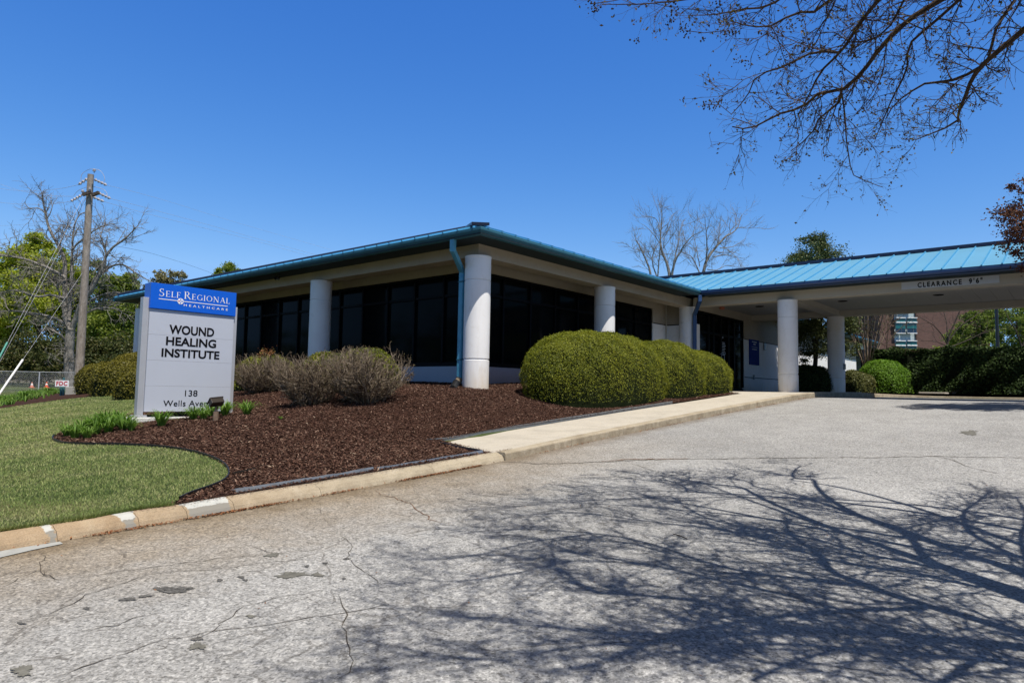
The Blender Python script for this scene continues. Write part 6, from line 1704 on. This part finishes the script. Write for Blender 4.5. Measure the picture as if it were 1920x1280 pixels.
def brick_seg(px0, px1):
    a = bpt(px0, 747); b = bpt(px1, 747); w_ = (b-a)@RH; c = a+RH*w_/2+FH*6; c[2] = 8.0; mb.obox(c, RH*w_/2, FH*6, (0, 0, 8.6))
brick_seg(1652, 1680); brick_seg(1721.5, 1860)
mb.build('wall', M_brick, bb)
mb = MB(); a = bpt(1652, 747); w_ = (bpt(1860, 747)-a)@RH; c = a+RH*w_/2+FH*6; c[2] = 16.75; mb.obox(c, RH*(w_/2+.2), FH*6.2, (0, 0, .15)); mb.build('roof', M_conc, bb)
M_bluepanel = plain('pale_panel', (.42, .50, .52), .5, .4, var=.06); M_gglass = plain('green_glass', (.01, .10, .095), .15, .6, var=.5, scale=.5); M_bglass = plain('dark_blue_glass', (.012, .028, .05), .12, .6, var=.4, scale=.6)
a = bpt(1680, 747); w_ = (bpt(1721.5, 747)-a)@RH
mb = MB(); c = a+RH*w_/2+FH*.6; c[2] = 8.2; mb.obox(c, RH*w_/2, FH*.3, (0, 0, 8.3)); mb.build('bay_panel', M_bluepanel, bb)
for yb in (-84.4, -43.2, 0.0, 43.2, 86.4):
    yy0 = 595.6+yb
    for (xa, xb_) in ((1680.6, 1699), (1702.3, 1720.6)):
        mb = MB()
        for (u0, u1) in ((yy0-.8, yy0+.4), (yy0+7.4, yy0+9.2), (yy0+28.4, yy0+29.3)): fbox(mb, xa, xb_, u0, u1, .05, .25)
        for u in (xa+.2, xa+(xb_-xa)*.62, xb_-.2): fbox(mb, u-.25, u+.25, yy0, yy0+29, .10, .22)
        fr = mb.build('window', M_lampwhite, bb)
        mb = MB(); fbox(mb, xa, xb_, yy0+.4, yy0+7.2, .17, .29, 0); fbox(mb, xa, xb_, yy0+9.2, yy0+20, .17, .29, 0); fbox(mb, xa, xb_, yy0+20.1, yy0+28.6, .17, .29, 1); mb.build('pane', [M_gglass, M_bglass], fr)
# grey house behind the oak
ph = at(70, 712, 78); gh = float(ground_z(ph[0], ph[1]))
gh_ = thing('grey_house', (ph[0], ph[1], gh), 'low house with grey shingle roof half hidden behind the oak', 'house')
M_shingle = plain('grey_shingle', (.13, .13, .14), .9, .2, var=.25, scale=3)
hx = RH*4.2; hy = FH*3.0; c = np.array([ph[0], ph[1], gh])
mb = MB(); mb.obox(c+[0, 0, 1.5], hx, hy, (0, 0, 1.6)); mb.build('wall', plain('tan_siding', (.25, .22, .18), .8), gh_)
mb = MB(); e1 = hx*1.08; e2_ = hy*1.15; zt_ = 4.6
V = [c-e1-e2_+[0, 0, 3], c+e1-e2_+[0, 0, 3], c+e1+e2_+[0, 0, 3], c-e1+e2_+[0, 0, 3], c-e1+[0, 0, zt_], c+e1+[0, 0, zt_]]
mb.add(V, [(0, 1, 5, 4), (2, 3, 4, 5), (0, 4, 3), (1, 2, 5), (0, 3, 2, 1)]); mb.build('roof', M_shingle, gh_)
for k in (-2.4, 0, 2.4):
    mb = MB(); mb.obox(c+RH*k-FH*3.02+[0, 0, 1.7], RH*.5, FH*.03, (0, 0, .6)); mb.build('window', M_frame, gh_)

# ------------------------------------------------------------------ far woods on every side
def woods(name, spots, n, leaf, fm, seed):
    V, F = blob_leaves(spots, n, leaf, seed, 900, .30, .3); return tag(link_mesh(name, V, F, fm), kind='stuff')
sp = []; r_ = np.random.default_rng(77)
for a in np.arange(0, 360, 3.0):
    R_ = 105+12*math.sin(a*.11)+8*r_.random(); x, y = math.cos(math.radians(a))*R_, math.sin(math.radians(a))*R_
    px = None; v = np.array([x, y, 0])-CAM; lat = v@CR; dep = v@CF
    hgt_ = r_.uniform(8, 13)
    if dep > 0 and abs(lat/dep) < .80:
        u = 960+FPX*lat/dep
        if 1500 < u < 2050: hgt_ = 7.0
        elif u > 260: hgt_ = 6.0
    zg = float(far_z(x, y))
    for zz in (.25, .6): sp.append((np.array([x, y, zg+hgt_*zz]), hgt_*.36))
woods('distant_woods', sp, 90000, .42, F_spring2, 61)
sp = []
for x, y, h_ in [(-38, -12, 9), (-42, -2, 10), (-44, 8, 9), (-45, 18, 11), (-46, 28, 10), (-47, 38, 10), (-47, 48, 10), (-36, -22, 8)]+[(x, -52+4*math.sin(x), 9+2*math.sin(x*.7)) for x in range(-30, 75, 8)]:
    zg = float(ground_z(x, y)); sp += [(np.array([x, y, zg+h_*.3]), h_*.42), (np.array([x, y, zg+h_*.68]), h_*.34)]
woods('reflection_woods', sp, 40000, .34, F_spring2, 62)  # unseen trees added to darken what the windows reflect

# ------------------------------------------------------------------ utility pole and wires
DP = 30.0
pb = at(147, 727, DP); ptp = at(170.3, 327, DP)
up_ = thing('utility_pole', pb, 'tall weathered wooden utility pole leaning slightly right, with grey insulators', 'utility pole')
mb = MB(); mb.tube([pb-[0, 0, .5], pb+(ptp-pb)*.3, pb+(ptp-pb)*.65, ptp], [.185, .165, .145, .125], 14); mb.build('pole', M_pole, up_, smooth=False)
M_ins = plain('grey_insulator', (.40, .38, .40), .4, .5, var=.1)
def P30(x, y, d=DP): return at(x, y, d)
def ins_string(a, b, n):
    mb = MB(); a = np.array(a); b = np.array(b); P = [a+(b-a)*i/(3*n) for i in range(3*n+1)]
    mb.tube(P, [.018+(.055 if i % 3 == 1 else .03 if i % 3 == 2 else 0) for i in range(3*n+1)], 8); mb.build('insulator', M_ins, up_, smooth=False)
ins_string(P30(164.5, 335), P30(147, 346.5), 3); ins_string(P30(177, 336.5), P30(200.5, 347.5), 4); ins_string(P30(157, 364), P30(132.5, 377.5), 5); ins_string(P30(185, 362), P30(207.5, 372.5), 4); ins_string(P30(175, 369.5), P30(195, 378), 3)
for x, y in ((176.8, 319), (168, 353.5), (155, 358)):
    mb = MB(); q = P30(x, y, DP-.25); mb.lathe(q, [(.02, -.13), (.02, -.06), (.07, -.05), (.075, -.02), (.04, .0), (.06, .02), (.03, .05)], 10); mb.build('insulator', M_ins, up_)
mb = MB(); mb.bar(P30(155, 365.5, DP-.3), P30(171, 359.5, DP-.2), .11, .13); mb.build('crossarm', M_bark_dark, up_)
mb = MB(); mb.bar(P30(173, 366, DP-.2), P30(185.5, 361, DP-.25), .11, .13); mb.build('crossarm', M_bark_dark, up_)
M_wire = plain('bare_cable', (.42, .42, .46), .5, .5); M_wire2 = plain('dark_cable', (.04, .04, .04), .6, .4)
def arc_px(mb, pts, d0, d1, r): 
    P = smooth_closed([at(x, y, d0+(d1-d0)*k/(len(pts)-1)) for k, (x, y) in enumerate(pts)], 6); mb.tube(P, r, 4)
mb = MB(); arc_px(mb, [(152, 343), (153, 328), (164, 319), (176, 317), (189, 321), (196, 333), (195, 342)], DP, DP, .011); mb.build('jumper_wire', M_wire, up_)
mb = MB(); arc_px(mb, [(138, 368), (146, 358), (162, 351), (180, 351), (195, 356), (202, 366)], DP, DP, .010); mb.build('jumper_wire', M_wire, up_)
def wire(pts, d0, d1, label, r=.010, m=None):
    r = r*.62
    mb = MB(); arc_px(mb, pts, d0, d1, r); return tag(mb.build('power_line', m or M_wire), label, 'cable', 'overhead wires at the utility pole')
wire([(147, 346.5), (110, 354), (60, 358), (0, 353.5), (-120, 330)], DP, 60, 'highest wire leaving the pole to the left', .014)
wire([(137, 368.5), (100, 367), (60, 362), (20, 352), (-100, 310)], DP, 60, 'second wire leaving the pole to the left, crossing the highest', .012)
wire([(132.5, 377.5), (95, 383), (50, 383), (0, 379.5), (-120, 362)], DP, 60, 'third wire leaving the pole to the left', .014)
wire([(159, 422), (120, 424), (60, 420), (0, 423), (-120, 420)], DP, 60, 'wire leaving the pole to the left across the oak top', .010)
wire([(200.5, 347.5), (260, 362), (330, 382), (400, 404), (480, 428), (620, 468)], DP, 70, 'highest wire leaving the pole to the right', .010)
wire([(207.5, 372.5), (260, 386), (330, 405), (400, 424), (480, 447), (620, 485)], DP, 70, 'middle wire leaving the pole to the right', .012)
wire([(195, 378), (250, 394), (320, 412), (400, 432), (480, 452), (600, 486)], DP, 70, 'lowest of the three wires leaving the pole to the right', .012)
wire([(157, 455), (220, 462), (280, 474), (340, 492), (397, 512), (460, 536)], DP, 60, 'dark wire dropping behind the clinic roof', .012, M_wire2)
wire([(153, 507), (100, 513), (40, 520), (-60, 528)], DP, 45, 'upper dark cable running left through the oak', .016, M_wire2)
wire([(152, 530), (90, 534), (30, 547), (-60, 560)], DP, 45, 'lower dark cable running left through the oak', .014, M_wire2)
wire([(154, 507), (200, 523), (250, 532), (262, 535)], DP, 36, 'dark cable from the pole toward the clinic eave', .016, M_wire2)
def guy(a, b, gd, d1, label, gm, g0_=None):
    A_ = at(a[0], a[1], DP); q = ray(*b); z = float(ground_z(*at(b[0], b[1], d1)[:2])); B__ = at(b[0], b[1], d1)
    t = thing('guy_wire', B__, label, 'guy wire', 'guy wires of the utility pole'); mb = MB(); mb.tube([A_, B__], .0055, 5); mb.build('cable', M_wire, t)
    mb = MB(); c0 = B__+(A_-B__)*gd[0]; c1 = B__+(A_-B__)*gd[1]; mb.tube([c0, c1], .035, 8); mb.build('guard', gm, t)
M_teal = plain('teal_plastic', (.05, .28, .22), .5)
guy((166, 352), (-40, 744), (.0, .22), 24, 'left guy wire with a teal guard at the picture edge', M_teal)
guy((163, 375), (-30, 733), (.0, .1), 25, 'middle guy wire reaching the ground beyond the left edge', M_teal)
guy((157, 508), (-6, 745), (.0, .25), 23.5, 'right guy wire with a long white guard', M_lampwhite)

# chain link fence with its posts
DFn = 43.0
ft = thing('chain_link_fence', at(75, 735, DFn), 'low chain link fence across the grass behind the oak', 'fence')
fx = [-60, 73, 205, 300]
fp = [at(x, 716, DFn+i*.3) for i, x in enumerate(fx)]
zt0 = at(75, 697, DFn)[2]
for q in fp:
    zg = float(ground_z(q[0], q[1]))-.2; mb = MB(); mb.tube([(q[0], q[1], zg), (q[0], q[1], zt0+.02)], .036, 8); mb.build('post', M_steelpost, ft)
for a, b_ in zip(fp[:-1], fp[1:]):
    mb = MB(); mb.tube([(a[0], a[1], zt0), (b_[0], b_[1], zt0)], .026, 6); mb.build('top_rail', M_steelpost, ft)
    mb = MB(); L_ = np.linalg.norm((b_-a)[:2]); n_ = int(L_/.11); zg = float(ground_z(a[0], a[1])); H_ = zt0-zg
    u = (b_-a)/L_; u[2] = 0; k_ = int(H_/.11)
    for i in range(-k_, n_):
        for sgn in (1, -1):
            s0 = i*.11; s1 = s0+H_; z0_, z1_ = (zg, zt0) if sgn > 0 else (zt0, zg)
            c0 = max(0, -s0)/H_; c1 = min(H_, L_-s0)/H_
            if c1 <= c0: continue
            A_ = np.array([a[0], a[1], 0])+u*(s0+H_*c0); A_[2] = z0_+(z1_-z0_)*c0; B__ = np.array([a[0], a[1], 0])+u*(s0+H_*c1); B__[2] = z0_+(z1_-z0_)*c1
            mb.tube([A_, B__], .0035, 3, cap=False)
    mb.build('mesh_panel', M_steelpost, ft)
# cones
M_cone = plain('orange_cone', (.75, .10, .02), .5, .4); M_conew = plain('faded_cone', (.65, .28, .20), .5, .4)
for (x, y0_, y1_, m_, lab) in ((59.5, 716, 726.5, M_conew, 'faded traffic cone behind the fence, left of the fence post'), (87, 715.5, 726.5, M_cone, 'bright orange traffic cone behind the fence, right of the fence post')):
    d_ = 53; q = at(x, y1_, d_); h_ = at(x, y0_, d_)[2]-q[2]; t = thing('traffic_cone', q, lab, 'traffic cone', 'traffic cones behind the fence')
    mb = MB(); mb.box((q[0]-.17, q[1]-.17, q[2]), (q[0]+.17, q[1]+.17, q[2]+.04)); mb.build('base', M_cone, t)
    mb = MB(); mb.lathe((q[0], q[1], q[2]+.04), [(.12, 0), (.09, h_*.38), (.088, h_*.38)], 16); mb.lathe((q[0], q[1], q[2]+.04), [(.055, h_*.62), (.03, h_-.04)], 16); mb.build('body', m_, t)
    mb = MB(); mb.lathe((q[0], q[1], q[2]+.04), [(.089, h_*.38), (.056, h_*.62)], 16); mb.build('white_band', M_lampwhite, t)
    zg = float(ground_z(q[0], q[1]))
# FDC sign on its teal pipe
q = at(117, 736, 27.5); z0_ = float(bed_z(q[0], q[1])); t = thing('pipe_sign', (q[0], q[1], z0_), 'small white sign with red letters FDC on teal pipes', 'sign')
M_tealm = plain('teal_painted_pipe', (.05, .16, .17), .5)
for dx in (-3, 2):
    a = at(117+dx, 736, 27.5); b_ = at(118+dx, 708 if dx > 0 else 722, 27.5); mb = MB(); mb.tube([a-[0, 0, .2], b_], .045, 8); mb.build('pipe', M_tealm, t)
a = at(103.7, 724.3, 27.3); b_ = at(129.3, 713, 27.3); c = (a+b_)/2; w_ = (b_-a)@RH
mb = MB(); mb.obox(c, RH*w_/2, FH*.012, (0, 0, (b_[2]-a[2])/2*1.0)); mb.build('plate', M_text_white, t)
M_redt = plain('red_lettering', (.50, .012, .03), .5)
text_mesh('lettering', 'FDC', c-FH*.018-np.array([0, 0, .08]), RH, w_*.82, .16, M_redt, t, 'C', 1.1, .03)
# low concrete block by the pole
a = at(122, 735.5, 28); b_ = at(152, 725.5, 28); c = (a+b_)/2; w_ = (b_-a)@RH; hz = (b_[2]-a[2])/2
mb = MB(); mb.obox(c-[0, 0, .15]+FH*.4, RH*w_/2, FH*.4, (0, 0, hz+.15)); o = mb.build('concrete_block', M_conc, bevel=.02)
tag(o, 'low grey concrete block at the foot of the utility pole', 'concrete block')
# stump and step by the tall hedge
q = at(1790, 741, 26.2); t = thing('tree_stump', (q[0], q[1], .2), 'short pale tree stump in the mulch in front of the tall hedge', 'stump')
mb = MB(); mb.lathe((q[0], q[1], .12), [(.26, 0), (.20, .1), (.18, .24)], 14); mb.build('bark', M_pole, t); mb = MB(); mb.lathe((q[0], q[1], .36), [(.165, 0), (.16, .012)], 14); mb.build('cut_face', M_conc, t)
a = at(1752, 743, 25.3); mb = MB(); mb.obox((18.85, a[1], .235), (.45, 0, 0), (0, .42, 0), (0, 0, .03)); tag(mb.build('stepping_slab', M_walk, bevel=.01), 'flat pale slab lying in the mulch beside the stump', 'paving slab')
